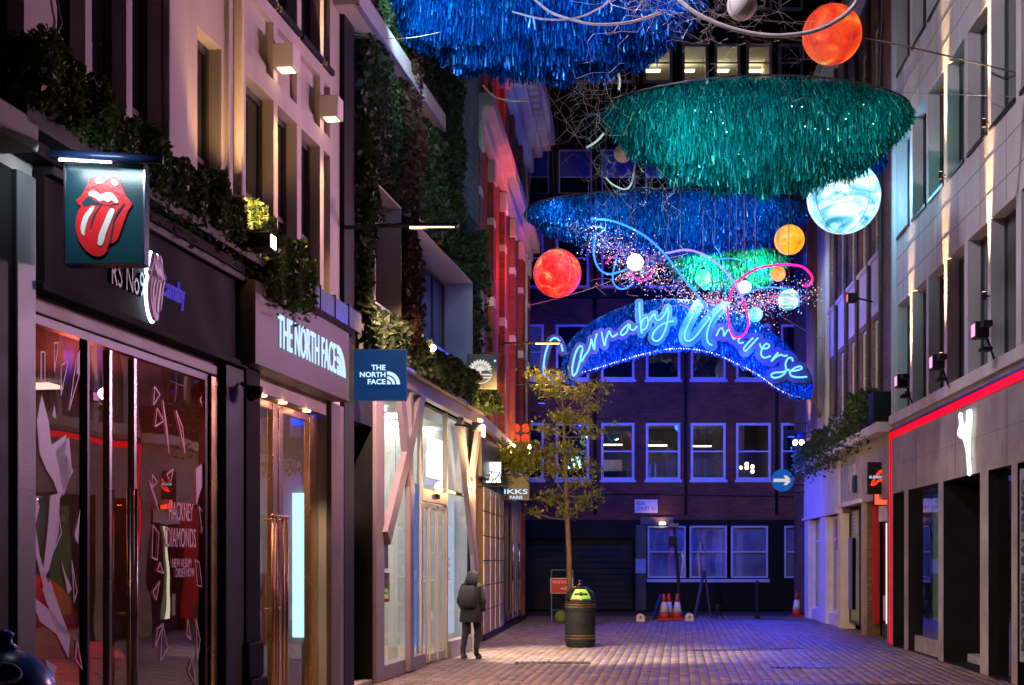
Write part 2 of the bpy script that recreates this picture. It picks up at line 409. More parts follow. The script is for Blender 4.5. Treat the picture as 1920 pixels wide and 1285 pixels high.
M['cone_orange'] = pm('cone_orange', (.62,.05,.02), .5, var=.2)
M['cone_white'] = pm('cone_white', (.75,.74,.72), .4, var=.1)
M['lilac_print'] = pm('lilac_print', (.85,.74,.88), .5, var=.08, bump=.02)
M['bark'] = pm('bark', (.20,.15,.10), .85, var=.4, scale=9, bump=.6, bscale=30, streak=.3)
M['leaf_tree'] = isl('leaf_tree', (.13,.17,.02), (.30,.32,.03), .45, trans=.45)
M['leaf_hedge'] = isl('leaf_hedge', (.03,.065,.018), (.09,.14,.03), .5, trans=.3, ccol=(.17,.19,.04))
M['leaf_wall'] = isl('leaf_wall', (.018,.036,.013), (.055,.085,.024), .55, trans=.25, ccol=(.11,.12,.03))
M['leaf_rust'] = isl('leaf_rust', (.05,.022,.014), (.10,.036,.02), .55, trans=.3)
M['flower'] = isl('flower', (.30,.28,.30), (.55,.5,.55), .6, trans=.3)
M['tinsel_teal'] = isl('tinsel_teal', (0,.045,.055), (.0,.40,.42), .22, metal=.5, trans=.35, ccol=(.25,1,.85))
M['tinsel_blue'] = isl('tinsel_blue', (.0,.012,.10), (.0,.14,.62), .22, metal=.5, trans=.35, ccol=(.05,.55,1))
M['tinsel_mid'] = isl('tinsel_mid', (.0,.03,.18), (.0,.24,.78), .22, metal=.5, trans=.35, ccol=(.15,.7,1))
M['tinsel_green'] = isl('tinsel_green', (.0,.16,.10), (.02,.70,.40), .22, metal=.5, trans=.35, ccol=(.3,1,.7))
M['acrylic'] = pm('acrylic', (.07,.08,.26), .25, var=.15, bump=.02)
M['acrylic_teal'] = pm('acrylic_teal', (.03,.20,.30), .25, var=.15, bump=.02)
M['hoop'] = pm('hoop', (.72,.70,.66), .35, var=.08, bump=.02)
M['twig_wire'] = pm('twig_wire', (.62,.52,.46), .4, metal=.4)
M['wire'] = pm('wire', (.05,.05,.05), .5)
M['wire_pale'] = pm('wire_pale', (.35,.32,.30), .5)
M['pave'] = None
# light-giving
M['e_white'] = em('e_white', (1,.96,.90), 6)
M['e_letter'] = em('e_letter', (.50,.72,1), 1.25, sample=False)
M['e_warm'] = em('e_warm', (1,.55,.20), 22)
M['e_warm_soft'] = em('e_warm_soft', (1,.62,.28), 7)
M['e_bulb'] = em('e_bulb', (1,.62,.25), 30)
M['e_red'] = em('e_red', (1,.0,.010), 1.25)
M['e_redsign'] = em('e_redsign', (1,.025,.015), 2.2)
M['e_redscreen'] = em('e_redscreen', (1,.05,.02), 3)
M['e_puma'] = em('e_puma', (.95,1,.93), 1.6)
M['e_tubewhite'] = em('e_tubewhite', (.80,.95,1), 12)
M['e_halo'] = em('e_halo', (.72,.90,1), 7)
M['e_blue_neon'] = em('e_blue_neon', (.09,.32,1), 3.2, (.9,.9,1))
M['e_cyan_neon'] = em('e_cyan_neon', (.03,.20,1), 2.6, (.9,.9,1))
M['e_pink_neon'] = em('e_pink_neon', (1,.015,.28), 2.2, (1,.9,.9))
M['e_violet_neon'] = em('e_violet_neon', (.20,.16,1), 2.6, (.9,.9,1))
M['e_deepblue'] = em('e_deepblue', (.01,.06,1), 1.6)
M['e_cyanbox'] = em('e_cyanbox', (.28,.72,.78), 1.1)
M['e_mintbox'] = em('e_mintbox', (.55,.95,.90), 1.7)
M['e_bluebox'] = em('e_bluebox', (.06,.26,.85), 1.1)
M['e_frostbox'] = em('e_frostbox', (.62,.78,.95), .75)
M['e_office'] = em('e_office', (1,.83,.50), 7)
M['e_panel'] = em('e_panel', (1,.95,.84), 14)
M['e_panel_shop'] = em('e_panel_shop', (.97,.97,.90), 10)
M['e_panel_warm'] = em('e_panel_warm', (1,.70,.42), 13)
M['e_spark_w'] = em('e_spark_w', (1,.72,.45), 3, sample=False)
M['e_spark_b'] = em('e_spark_b', (.12,.3,1), 3, sample=False)
M['e_spark_p'] = em('e_spark_p', (1,.25,.55), 2.5, sample=False)
M['e_spark_t'] = em('e_spark_t', (.4,1,.8), 4, sample=False)

# paving material: pale concrete setts, each its own tone
def pave_mat():
    m, n, l, b = nt('setts')
    g = n.new('ShaderNodeNewGeometry'); tc = n.new('ShaderNodeTexCoord')
    rp = n.new('ShaderNodeValToRGB'); rp.color_ramp.elements[0].color = (.18,.13,.11,1); rp.color_ramp.elements[1].color = (.32,.245,.21,1)
    l.new(g.outputs['Random Per Island'], rp.inputs[0])
    nz = n.new('ShaderNodeTexNoise'); nz.inputs['Scale'].default_value = .8; nz.inputs['Detail'].default_value = 10; nz.inputs['Roughness'].default_value = .72
    l.new(tc.outputs['Object'], nz.inputs[0])
    mr = n.new('ShaderNodeMapRange'); mr.inputs[1].default_value = .3; mr.inputs[2].default_value = .7; mr.inputs[3].default_value = .45; mr.inputs[4].default_value = 1.25
    l.new(nz.outputs[0], mr.inputs[0])
    mx = n.new('ShaderNodeMix'); mx.data_type = 'RGBA'; mx.blend_type = 'MULTIPLY'; mx.inputs[0].default_value = 1
    l.new(rp.outputs[0], mx.inputs[6]); l.new(mr.outputs[0], mx.inputs[7]); l.new(mx.outputs[2], b.inputs['Base Color'])
    vo = n.new('ShaderNodeTexVoronoi'); vo.inputs['Scale'].default_value = 2.6; l.new(tc.outputs['Object'], vo.inputs[0])
    gm = n.new('ShaderNodeMapRange'); gm.inputs[1].default_value = .03; gm.inputs[2].default_value = .075; gm.inputs[3].default_value = .45; gm.inputs[4].default_value = 1; l.new(vo.outputs['Distance'], gm.inputs[0])
    m3 = n.new('ShaderNodeMix'); m3.data_type = 'RGBA'; m3.blend_type = 'MULTIPLY'; m3.inputs[0].default_value = 1
    l.new(mx.outputs[2], m3.inputs[6]); l.new(gm.outputs[0], m3.inputs[7]); l.new(m3.outputs[2], b.inputs['Base Color'])
    r2 = n.new('ShaderNodeMapRange'); r2.inputs[1].default_value = .35; r2.inputs[2].default_value = .65; r2.inputs[3].default_value = .38; r2.inputs[4].default_value = .75
    l.new(nz.outputs[0], r2.inputs[0]); l.new(r2.outputs[0], b.inputs['Roughness'])
    n2 = n.new('ShaderNodeTexNoise'); n2.inputs['Scale'].default_value = 45; l.new(tc.outputs['Object'], n2.inputs[0])
    bp = n.new('ShaderNodeBump'); bp.inputs['Strength'].default_value = .2; bp.inputs['Distance'].default_value = .01
    l.new(n2.outputs[0], bp.inputs['Height']); l.new(bp.outputs[0], b.inputs['Normal'])
    return m
M['pave'] = pave_mat()
M['asphalt'] = pm('asphalt', (.06,.055,.06), .7, var=.35, scale=2, bump=.4, bscale=80)
M['iron'] = pm('iron', (.07,.07,.08), .3, metal=.8, var=.3, bump=.3, bscale=60)

# ------------------------------------------------------------------ facade lines in plan
AL, KL = -5.167, .1635        # left side near:  X = AL + KL*Y
A4, K4 = -3.326, .090         # left side beyond the green wall
AR, KR = 5.594, .0808         # right side
FL = Fac((AL + KL*8.0, 8.0), (KL, 1))
F4 = Fac((A4 + K4*28.2, 28.2), (K4, 1))
FR = Fac((AR + KR*42.4, 42.4), (-KR, -1))      # x runs towards the camera
FF = Fac((-2.0, 48.0), (1, 0))

# ------------------------------------------------------------------ ground
gb = MB().quad((-300,-60,-.03),(300,-60,-.03),(300,600,-.03),(-300,600,-.03)).build('ground', M['asphalt'])
tag(gb, kind='structure')
def street_pavers():
    ax = Vector((.12, 1)).normalized(); ac = Vector((ax.y, -ax.x))
    w, ln, g = .15, .30, .007
    cs = []
    for j in range(-5, 150):
        s = 5.5 + j*ln
        for i in range(-75, 75):
            t = i*w
            off = (ln/2 if i % 2 else 0)
            cx = ax.x*(s+off) + ac.x*t + 1.6; cy = ax.y*(s+off) + ac.y*t
            if cy < 5 or cy > 43.2: continue
            xl = (AL + KL*cy if cy < 28.2 else A4 + K4*cy) if cy < 41.4 else -6
            xr = (AR + KR*cy) if cy < 42.4 else 12
            if cx < xl-.1 or cx > xr+.1: continue
            cs.append((cx, cy))
    C = np.array(cs); n = len(C); A = np.array([ax.x, ax.y]); Bv = np.array([ac.x, ac.y])
    hz = -.004 + rng.normal(0, .0012, n); tl = rng.normal(0, .003, (n,2)); c = .006
    V = np.zeros((n,8,3))
    for k,(sx,sy) in enumerate([(-1,-1),(1,-1),(1,1),(-1,1)]):
        for top in (0,1):
            hx = w/2-g/2-(c if top else 0); hy = ln/2-g/2-(c if top else 0)
            P = C + np.outer(np.full(n, sx*hx), Bv) + np.outer(np.full(n, sy*hy), A)
            V[:,k+4*top,:2] = P; V[:,k+4*top,2] = (hz + tl[:,0]*sx*hx + tl[:,1]*sy*hy) if top else hz-.012
    q = np.array([(4,5,6,7),(0,1,5,4),(1,2,6,5),(2,3,7,6),(3,0,4,7)])
    Fq = (np.arange(n)[:,None,None]*8 + q[None]).reshape(-1,4)
    o = idx_mesh('street_paving', V.reshape(-1,3), Fq, M['pave'])
    tag(o, kind='structure'); return o
street_pavers()
# slot drains and covers set in the paving
for k,(px,py,wd_,ln,lab) in enumerate([(1375,1219,1.9,.12,'long narrow slot drain cover further left in the paving'),(1448,1216,1.3,.12,'short slot drain cover beside the lit shop threshold'),
                                  (1512,1252,1.25,.16,'slotted drain cover alone in the middle of the paving'),(1560,1284,3.0,.16,'wide slotted drain cover at the very bottom of the street'),
                                  (1035,1243,1.3,.5,'inspection cover in the paving in front of the litter bin')]):
    p = G(px, py); t = thing('drain_cover', lab, 'drain cover', (p.x, p.y, 0), 0, 'metal covers in the paving')
    fr = MB(); fr.box(-wd_/2, wd_/2, -ln/2, ln/2, -.02, .0035); fr.build('frame', M['iron'], t)
    ns = int(wd_/.09); mb = MB()
    for i in range(ns): x = -wd_/2+.04+i*.09; mb.box(x, x+.05, -ln/2+.02, ln/2-.02, .0, .009)
    mb.build('grating', M['steel'], t)

# ================================================================== LEFT: pale stucco building with two shops
bl = FL.at(-3.0)                       # starts nearer than the frame's edge
x = bl.X
def zt(px, py, dep=0): return bl.Z(px, py, dep)
XE = x(637); X45 = x(45)
r1 = bl.root('stucco_building', 'pale stucco building with tall recessed windows above two shops at left', 'building')
holes = []
wins1 = [(-48,45,0),(107,160,0),(172,237,0),(248,302,0),(370,415,0),(461,513,0),(521,557,0),(565,600,0),(607,619,0)]
for a, b_, _ in wins1: holes.append((x(a), x(b_), 5.0, 6.85))
wins2 = [(x(a), x(b_), 7.93, 10.4) for a, b_, _ in wins1]
recs = [(x(a), x(b_), 7.08, 7.72, .07) for a, b_ in [(461,513),(521,557),(565,600),(607,619)]]
shops = [(x(45), x(405), 0, 3.62, .1), (x(469), x(612), 0, 3.56, .22)]
dr = (-.5+0, 0)
wm = MB(); wall_mesh(wm, 0, XE, 0, 13.5, holes + wins2 + recs + shops, rev=.17, depth=7)
for q in recs: wm.quad((q[0],.07,q[2]),(q[1],.07,q[2]),(q[1],.07,q[3]),(q[0],.07,q[3]))
wm.build('wall', M['stucco'], r1)
for h in holes + wins2:
    window(r1, h[0]+.003, h[1]-.003, h[2]+.003, h[3]-.003, .13, M['dark_frame'], M['pane'], nx=1, nz=2, fw=.07, bar=.05, split=(.36,))
    BX('sill', M['black'] if h[2] > 7 else M['stucco'], r1, h[0]-.04, h[1]+.04, -.05, .11, h[2]-.05, h[2]+.012)
# broad flat pilaster strips and string course
for a, b_ in [(302,345),(423,0)]:
    if b_: BX('pilaster', M['stucco'], r1, x(306), x(340), -.06, .002, 4.9, 13.4, bevel=.01)
BX('string_course', M['stucco'], r1, -.05, XE-.01, -.07, .003, 10.75, 10.95, bevel=.01)
BX('ledge', M['purple_board'], r1, x(62,-.36)+.004, XE-.005, -.18, .003, 4.636, 4.735, bevel=.008)
# ---- music shop front (board, mouldings, frames)
BX('shop_fascia', M['purple_board'], r1, x(60), x(462), -.10, .002, 3.76, 4.6, bevel=.006)
BX('moulding', M['purple_board'], r1, x(45), x(440), -.15, .002, 3.70, 3.765, bevel=.01)
BX('moulding', M['brown_board'], r1, x(45), x(425), -.03, .05, 3.56, 3.66, bevel=.01)
BX('moulding', M['black'], r1, x(60), x(462), -.17, .002, 4.56, 4.632, bevel=.012)
BX('pilaster', M['black'], r1, x(406), x(440), -.10, .002, 0, 3.69, bevel=.01)
p2 = BX('pilaster', M['purple_board'], r1, x(441), x(468), -.12, .002, .9, 4.6, bevel=.01)
BX('plinth', M['purple_board'], r1, x(438), x(469.5), -.20, .002, 0, .52, bevel=.015)
BX('plinth', M['purple_board'], r1, x(439), x(469), -.16, .002, .525, .9, bevel=.03)
BX('pilaster', M['grey_paint'], r1, x(8), x(44), -.10, .002, 0, 4.5, bevel=.01)
gx = [x(47), x(166), x(207), x(258), x(289), x(389)]
sw = MB()
for a, b_ in [(45,50),(164,168),(385,390)]: sw.box(x(a), x(b_), .0, .07, .12, 3.56)
sw.box(x(45), x(390), .0, .07, 3.49, 3.56); sw.box(x(45), x(390), -.01, .09, 0, .12)
sw.build('window_frame', M['dark_metal'], r1)
BX('door_jamb', M['bronze'], r1, x(391), x(405), -.03, .09, 0, 3.55, bevel=.008)
for a, b_, nm in [(50,164,'pane'),(168,206,'pane'),(212,252,'pane'),(258,385,'pane')]:
    MB().quad((x(a),.035,.12),(x(b_),.035,.12),(x(b_),.035,3.49),(x(a),.035,3.49)).build(nm, M['glass_strong'], r1)
for a, b_ in [(206.3,211.7),(252.5,257.5)]: BX('door_stile', M['steel'], r1, x(a), x(b_), .005, .065, .12, 3.48, bevel=.004)
for a, mt in [(226,'bronze'),(240,'steel')]:
    hb = MB().tube([(x(a),-.07,.25),(x(a),-.07,2.35)], .017, 10)
    for z in (.4,1.3,2.2): hb.tube([(x(a),-.07,z),(x(a),.03,z)], .009, 6)
    hb.build('door_handle', M[mt], r1, smooth=True)
# room behind
room(r1, x(46), x(404), .10, 4.2, .01, 3.5, (M['dark_room'], M['wood_floor'], M['dark_room']))
for i in range(3):
    BX('ceiling_light', em('e_dim%d' % i, (1,.55,.45), 2.2), r1, x(46)+.6+i*1.3, x(46)+.9+i*1.3, 1.5, 3.4, 3.44, 3.47)
# framed records and a garment rail inside the music shop
for i in range(5):
    fx = x(62+66*i,4.1)
    BX('wall_frame', M['bronze'], r1, fx, fx+.5, 4.10, 4.19, 1.6, 2.25); BX('wall_print', pm('record%d' % i, [(.5,.03,.03),(.4,.35,.3),(.05,.05,.3),(.55,.05,.05),(.3,.3,.3)][i], .4), r1, fx+.05, fx+.45, 4.09, 4.098, 1.65, 2.2)
MB().tube([(x(280,2.6),2.6,1.5),(x(385,2.6),2.6,1.5)], .018, 8).build('garment_rail', M['steel'], r1)
for i in range(9):
    fx = x(283,2.6)+i*.17; BX('garment', pm('shirt%d' % i, [(.02,.02,.02),(.5,.03,.03),(.45,.42,.4)][i % 3], .85, bump=.4, bscale=9), r1, fx, fx+.06, 2.35, 2.85, .75+.08*(i % 2), 1.46, bevel=.025)
# glass decals: shards of lilac print and the album lettering
def shard(pts, hollow=0):
    q = [(x(px), zt(px, py)) for px, py in pts]
    if not hollow:
        MB().prism(q, .024, .028).build('window_print', M['lilac_print'], r1)
    else:
        mb = MB(); n = len(q)
        for i in range(n): mb.strip(q[i], q[(i+1) % n], hollow, .024, .028)
        mb.build('window_print', M['lilac_print'], r1)
for pts in [[(44,750),(57,775),(68,840),(60,810)],[(75,790),(84,740),(97,790),(102,835),(130,815),(128,850),(143,883),(118,935),(105,900),(92,880),(80,850)],
            [(60,893),(48,930),(52,985),(75,1050),(88,1105),(100,1110),(80,1040),(72,985),(80,950)],[(100,930),(118,925),(115,1000),(97,1070),(85,1090),(90,1040),(96,985)],
            [(110,845),(135,820),(140,880),(125,930)],[(60,1110),(75,1125),(105,1150),(137,1190),(134,1235),(112,1190),(80,1165)],[(85,1105),(100,1090),(120,1150),(137,1195),(110,1180)],
            [(120,1050),(130,1080),(140,1105),(133,1115)],[(156,955),(150,985),(145,1005),(152,1020)],[(91,1237),(112,1250),(105,1285),(98,1275)],[(44,1130),(52,1160),(44,1190)],
            [(372,1010-130),(388,865),(386,905),(373,945)],[(150,665),(155,655),(155,705),(149,700)],[(108,760),(111,785),(104,780)]]: shard(pts)
for pts in [[(107,643),(115,643),(108,697)],[(120,685),(133,678),(120,742)],[(56,718),(63,740),(57,735)],[(83,660),(90,660),(90,716),(83,716)],[(150,665),(155,700),(135,770)],[(291,890),(300,905),(290,915)],
            [(292,985),(303,1000),(300,1050),(290,1045)],[(305,1055),(312,1075),(300,1070)],[(330,880),(325,905),(318,890)],[(295,725),(305,740),(293,760)],[(335,770),(347,800),(352,850)],[(310,750),(318,800),(322,850)],
            [(371,1050),(378,1055),(384,1100),(375,1098)],[(292,1110),(305,1090),(298,1125)],[(357,1160),(363,1200),(355,1190)],[(372,1160),(380,1200),(375,1240)],[(300,1180),(312,1170),(296,1215)],
            [(380,750),(392,720),(388,770)],[(150,1200),(160,1255),(147,1235)],[(320,1215),(310,1170),(306,1240)],[(365,1235),(372,1285),(358,1260)],[(140,1050),(150,1110),(145,1130)],[(300,765),(312,790),(296,800)],
            [(284,900),(296,930),(303,960)],[(378,950),(388,965),(384,1000)],[(115,960),(121,1000),(108,1030)]]: shard(pts, .012)
text('HACKNEY', M['lilac_print'], r1, x(322), zt(322, 975), .027, w=x(367)-x(322), h=.17, depth=.003, name='window_print')
text('DIAMONDS', M['lilac_print'], r1, x(318), zt(318, 1026), .027, w=x(372)-x(318), h=.18, depth=.003, name='window_print')
text('NEW ALBUM', M['lilac_print'], r1, x(328), zt(328, 1065), .027, w=x(363)-x(328), h=.085, depth=.003, name='window_print')
text('ORDER NOW', M['lilac_print'], r1, x(334), zt(334, 1083), .027, w=x(369)-x(334), h=.085, depth=.003, name='window_print')
# fascia lettering
M['fascia_letter'] = pm('fascia_letter', (.05,.03,.10), .35, var=.2)
text('RS No9', M['fascia_letter'], r1, x(205,-.1), zt(205, 537, -.1)+.02, -.102, w=x(266,-.1)-x(205,-.1), h=.21, depth=.02)
M['e_carnaby'] = em('e_carnaby', (.10,.06,.8), .45)
text('Carnaby', M['e_carnaby'], r1, x(300,-.1), zt(300, 566, -.1), -.102, w=x(343,-.1)-x(300,-.1), h=.25, depth=.02)
# tongue emblem, drawn on a unit box (0..1, 0..1): each piece its own mesh
def tongue(par, x0, z0, w, h, y, dy, mred, mwhite, mdark, halo=None):
    def S(pts): return [(x0+px*w, z0+(1-py)*h) for px, py in pts]
    def cv(pts, k=5):
        P = smooth_path([(a, b_, 0) for a, b_ in pts] + [(pts[0][0], pts[0][1], 0)], k)[:-1]
        return [(p.x, p.y) for p in P]
    lip = cv([(.0,.295),(.10,.235),(.19,.12),(.26,.02),(.34,-.005),(.44,.035),(.50,.045),(.57,.02),(.68,-.005),(.77,.03),(.83,.14),(.90,.25),(1.0,.345),(.93,.43),(.87,.54),(.80,.68),(.74,.79),(.66,.835),(.58,.86),(.55,.94),(.46,1.0),(.32,1.0),(.16,.92),(.04,.78),(-.01,.62),(.03,.45),(.09,.38),(.04,.345)])
    if halo:
        MB().prism([(x0+w*.5+(a-x0-w*.5)*1.13, z0+h*.5+(c-z0-h*.5)*1.06) for a, c in S(lip)], y+.005, y+.02).build('halo_light', halo, par)
    o = MB().prism(S(lip), y-dy, y).build('emblem_lips', mred, par)
    yy = y-dy-.003
    MB().prism(S(cv([(.10,.335),(.22,.25),(.33,.30),(.55,.36),(.70,.335),(.76,.345),(.60,.37),(.45,.35),(.38,.36),(.30,.345),(.17,.375)])), yy, yy+.0025).build('emblem_mouth', mdark, par)
    MB().prism(S(cv([(.22,.22),(.27,.18),(.36,.185),(.44,.225),(.52,.205),(.62,.20),(.71,.25),(.76,.32),(.71,.335),(.64,.30),(.58,.325),(.50,.30),(.43,.315),(.37,.285),(.30,.255),(.25,.245)])), yy-.003, yy-.0005).build('emblem_teeth', mwhite, par)
    for pts in [[(.34,.05),(.38,.015),(.46,.03),(.52,.06),(.46,.085),(.38,.09)],[(.62,.06),(.68,.03),(.74,.06),(.76,.10),(.70,.115),(.64,.09)],
                [(.10,.72),(.09,.62),(.15,.49),(.27,.385),(.33,.38),(.31,.43),(.22,.54),(.165,.68),(.15,.745)],[(.39,.85),(.41,.74),(.50,.58),(.60,.42),(.67,.405),(.69,.44),(.62,.57),(.54,.72),(.49,.84),(.44,.875)]]:
        MB().prism(S(cv(pts)), yy-.003, yy-.0005).build('emblem_highlight', mwhite, par)
    for pts in [[(.42,.37),(.47,.345),(.36,.47),(.28,.62),(.255,.655),(.29,.52)],[(.83,.355),(.87,.35),(.71,.53),(.66,.68),(.62,.83),(.59,.84),(.64,.66),(.69,.50)]]:
        MB().prism(S(cv(pts)), yy-.003, yy-.0005).build('emblem_shade', mdark, par)
tongue(r1, x(268,-.12), zt(268,597,-.12), x(296,-.12)-x(268,-.12), .57, -.16, .03, pm('dull_red',(.16,.012,.09),.4), M['cone_white'], M['black'], M['e_halo'])
# ---- outdoor-wear shop front
nf = -.26
BX('shop_fascia', pm('fascia_render',(.15,.11,.13),.6,var=.2,scale=2), r1, x(479,nf), x(655,nf), nf, .002, 3.74, 4.60, bevel=.012)
tl = x(526,nf-.04); tr_ = x(634,nf-.04)
text('THE NORTH FACE', M['e_letter'], r1, tl, 4.01, nf-.01, w=tr_-tl, h=.36, depth=.010, bold=.006)
dm = MB()
def halfdome(mb, cx, cz, s, y0, y1):
    for a0, a1 in [(.0,.30),(.40,.62),(.72,1.0)]:
        pts = []
        for i in range(9): t = math.pi/2*i/8; pts.append((cx+s*a1*math.cos(t), cz+s*a1*math.sin(t)))
        for i in range(9):
            t = math.pi/2*(8-i)/8; pts.append((cx+s*max(a0,.02)*math.cos(t), cz+s*max(a0,.02)*math.sin(t)))
        mb.prism(pts, y0, y1)
halfdome(dm, tr_+.05, 4.01, .36, nf-.02, nf-.01); dm.build('lettering', M['e_letter'], r1)
# jambs, doors and long copper pulls
nw = MB()
for a, b_ in [(470,484),(484,487)]: pass
for a, b_, mt in [(470,473,'copper'),(485,504,'bronze'),(528,537,'bronze'),(539,547,'bronze'),(595,611,'bronze')]:
    BX('door_stile', M[mt], r1, x(a), x(b_), .10, .17, .0, 3.53, bevel=.006)
for px in (492,530,575):
    MB().lathe([(0,0),(.05,0),(.05,.02),(0,.02)], 14, (x(px),.0,3.52)).build('downlight', M['e_warm_soft'], r1)
    lamp('SPOT', 'downlight_beam', bl.P(x(px),.0,3.50), (1,.66,.36), 130, r1, bl.P(x(px),.12,0), size=.04, angle=80, blend=.6)
BX('door_head', M['copper'], r1, x(473), x(595), .11, .16, 3.45, 3.53)
BX('threshold', M['steel'], r1, x(469), x(612), -.05, .22, 0, .02)
for a, b_ in [(473,485),(504,528),(547,595)]:
    MB().quad((x(a),.135,.03),(x(b_),.135,.03),(x(b_),.135,3.46),(x(a),.135,3.46)).build('pane', M['glass'], r1)
for a in (515,521.5,534,541):
    hb = MB().tube([(x(a),.02,.15),(x(a),.02,2.24)], .018, 10)
    for z in (.3,1.2,2.2): hb.tube([(x(a),.02,z),(x(a),.12,z)], .01, 6)
    hb.build('door_handle', M['copper'], r1, smooth=True)
hb = MB().tube([(x(513),.02,2.24),(x(543),.02,2.24)], .02, 8).build('handle_rail', M['copper'], r1, smooth=True)
room(r1, x(470), x(612), .22, 5.0, .01, 3.54, (M['grey_room2'], M['concrete'], M['grey_room2']), )
XS = x(612)-.02
def depx(px, xs=XS):
    d0_, d1_ = x(px, 0), x(px, 1); return (xs-d0_)/(d1_-d0_)
def sidebox(nm, mt, pa, pb, pya, pyb):
    da, db = depx(pa), depx(pb); zb0, zb1 = zt(pb, pyb, db), zt(pb, pya, db)
    return BX(nm, M[mt], r1, XS-.06, XS-.01, db, da, zb0, zb1)
sidebox('light_box', 'e_cyanbox', 473.5, 485, 975, 1262)
pg = pm('print_ink', (.05,.12,.13), .5)
for (a, b_, c, d) in [(.08,.2,.9,1.6),(.22,.34,.6,1.3),(.12,.42,1.0,1.12),(.30,.40,1.3,1.9),(.05,.5,.5,.62)]:
    da_, db_ = depx(474), depx(484.5); BX('light_box_print', pg, r1, XS-.07, XS-.062, db_+(da_-db_)*a*1.8, db_+(da_-db_)*b_*1.8, c*.9, d*.9)
sidebox('light_box', 'e_mintbox', 551, 576, 925, 1195)
sidebox('screen', 'e_deepblue', 549, 591, 768, 797); sidebox('screen', 'e_deepblue', 506, 527, 755, 785)
for i in range(3): BX('ceiling_light', M['e_panel_warm'], r1, x(490)+i*1.0, x(490)+.12+i*1.0, 1.2, 4.2, 3.48, 3.51)
for i in range(4):
    z0 = .4
    BX('clothes_rail_garment', pm('garment%d' % i, [(.4,.3,.2),(.1,.2,.3),(.5,.15,.1),(.3,.3,.3)][i], .8), r1, XS-.55, XS-.12, depx(507+5*i)-.1, depx(507+5*i)+.03, .7, 1.6, bevel=.04)
# pilaster right of the door with a small lit plate
BX('pilaster', pm('taupe_panel',(.12,.08,.08),.5), r1, x(613), x(630), -.06, .002, 0, 3.73, bevel=.006)
BX('pilaster', pm('mauve_panel',(.16,.11,.17),.3), r1, x(631), x(655), -.05, .004, 0, 3.73, bevel=.006)
# recessed black entrance at the end of the building is in the next building's wall
# glazed parapet above the fascia
for i in range(5):
    a = x(512) + (x(655)-x(512))*i/5; b_ = x(512) + (x(655)-x(512))*(i+1)/5
    BX('parapet_panel', pm('parapet%d' % i, (.16,.14,.2), .2, var=.2), r1, a+.02, b_-.02, -.17, -.14, 4.745, 5.0)
    BX('parapet_post', M['dark_metal'], r1, a-.015, a+.015, -.18, -.13, 4.737, 5.03)
# rainwater pipe
dp = MB().tube([(x(431),-.09,4.8),(x(431),-.09,13)], .055, 12)
for z in (5.35,7.6): dp.tube([(x(431),-.09,z),(x(431),-.09,z+.09)], .075, 12)
dp.build('drainpipe', M['stucco'], r1, smooth=True)
# the next shopfront, cut by the frame's edge: dark front, pier and projecting cornice
BX('shop_front', M['black'], r1, .05, x(7), -.06, .004, 0, 4.5)
BX('cornice', M['concrete'], r1, .02, x(74,-.30), -.30, -.002, 4.58, 4.80, bevel=.02)

# ------------------------------------------------------------------ things on the stucco building
def hedge_pts(n, x0, x1, y0, y1, z0, z1, lump=.12):
    P = np.empty((n,3)); P[:,0] = rng.uniform(x0, x1, n)
    prof = lambda t: .5+.5*np.sin(t*3.1)*np.sin(t*1.3+1)+.35*np.sin(t*7.7)
    top = z1 + lump*(prof(P[:,0])-.5)
    front = y0 + lump*.6*prof(P[:,0]*1.7+2)
    P[:,1] = front + (y1-front)*rng.random(n)**1.6
    P[:,2] = z0 + (top-z0)*(1-rng.random(n)**1.5*.98)
    m = rng.random(n) < .12; P[m,2] -= rng.random(m.sum())*.25
    return P
hx0 = x(-30); hx1 = x(512)
hr = thing('window_box_hedge', 'long bushy evergreen hedge in a trough over the dark shop fascia', 'hedge', tuple(bl.P(hx0, 0, 4.74)), bl.rz)
L = hx1-hx0
BX('trough', M['black'], hr, .02, L-.1, -.30, -.02, .004, .16, bevel=.01)
P = hedge_pts(25000, .0, L, -.42, -.03, .08, .50, .16)
k = P[:,0] < x(190)-hx0; P[k,2] = np.maximum(P[k,2], .10)
k = P[:,0] < 1.5; P[k,2] += .12*rng.random(k.sum())
# trailing end over the lit floodlight
T = hedge_pts(4200, L-1.1, L+.15, -.5, -.25, -.28, .30, .1)
leaves('foliage', np.vstack([P,T]), .064, M['leaf_hedge'], hr)
# upper trough at the very left
# air conditioning box on the pier
ac = thing('air_conditioner', 'white air conditioning box with a small blue label on the stucco pier', 'air conditioner', tuple(bl.P(x(92,-.28), 0, 4.96)), bl.rz)
BX('case', M['stucco_white'], ac, 0, .36, -.28, -.004, 0, .34, bevel=.015)
BX('label', M['blue_paint'], ac, .25, .31, -.285, -.281, .25, .31)
g = MB()
for i in range(5): g.box(.05, .20, -.287, -.281, .05+i*.035, .065+i*.035)
g.build('grille', M['grey_paint'], ac)
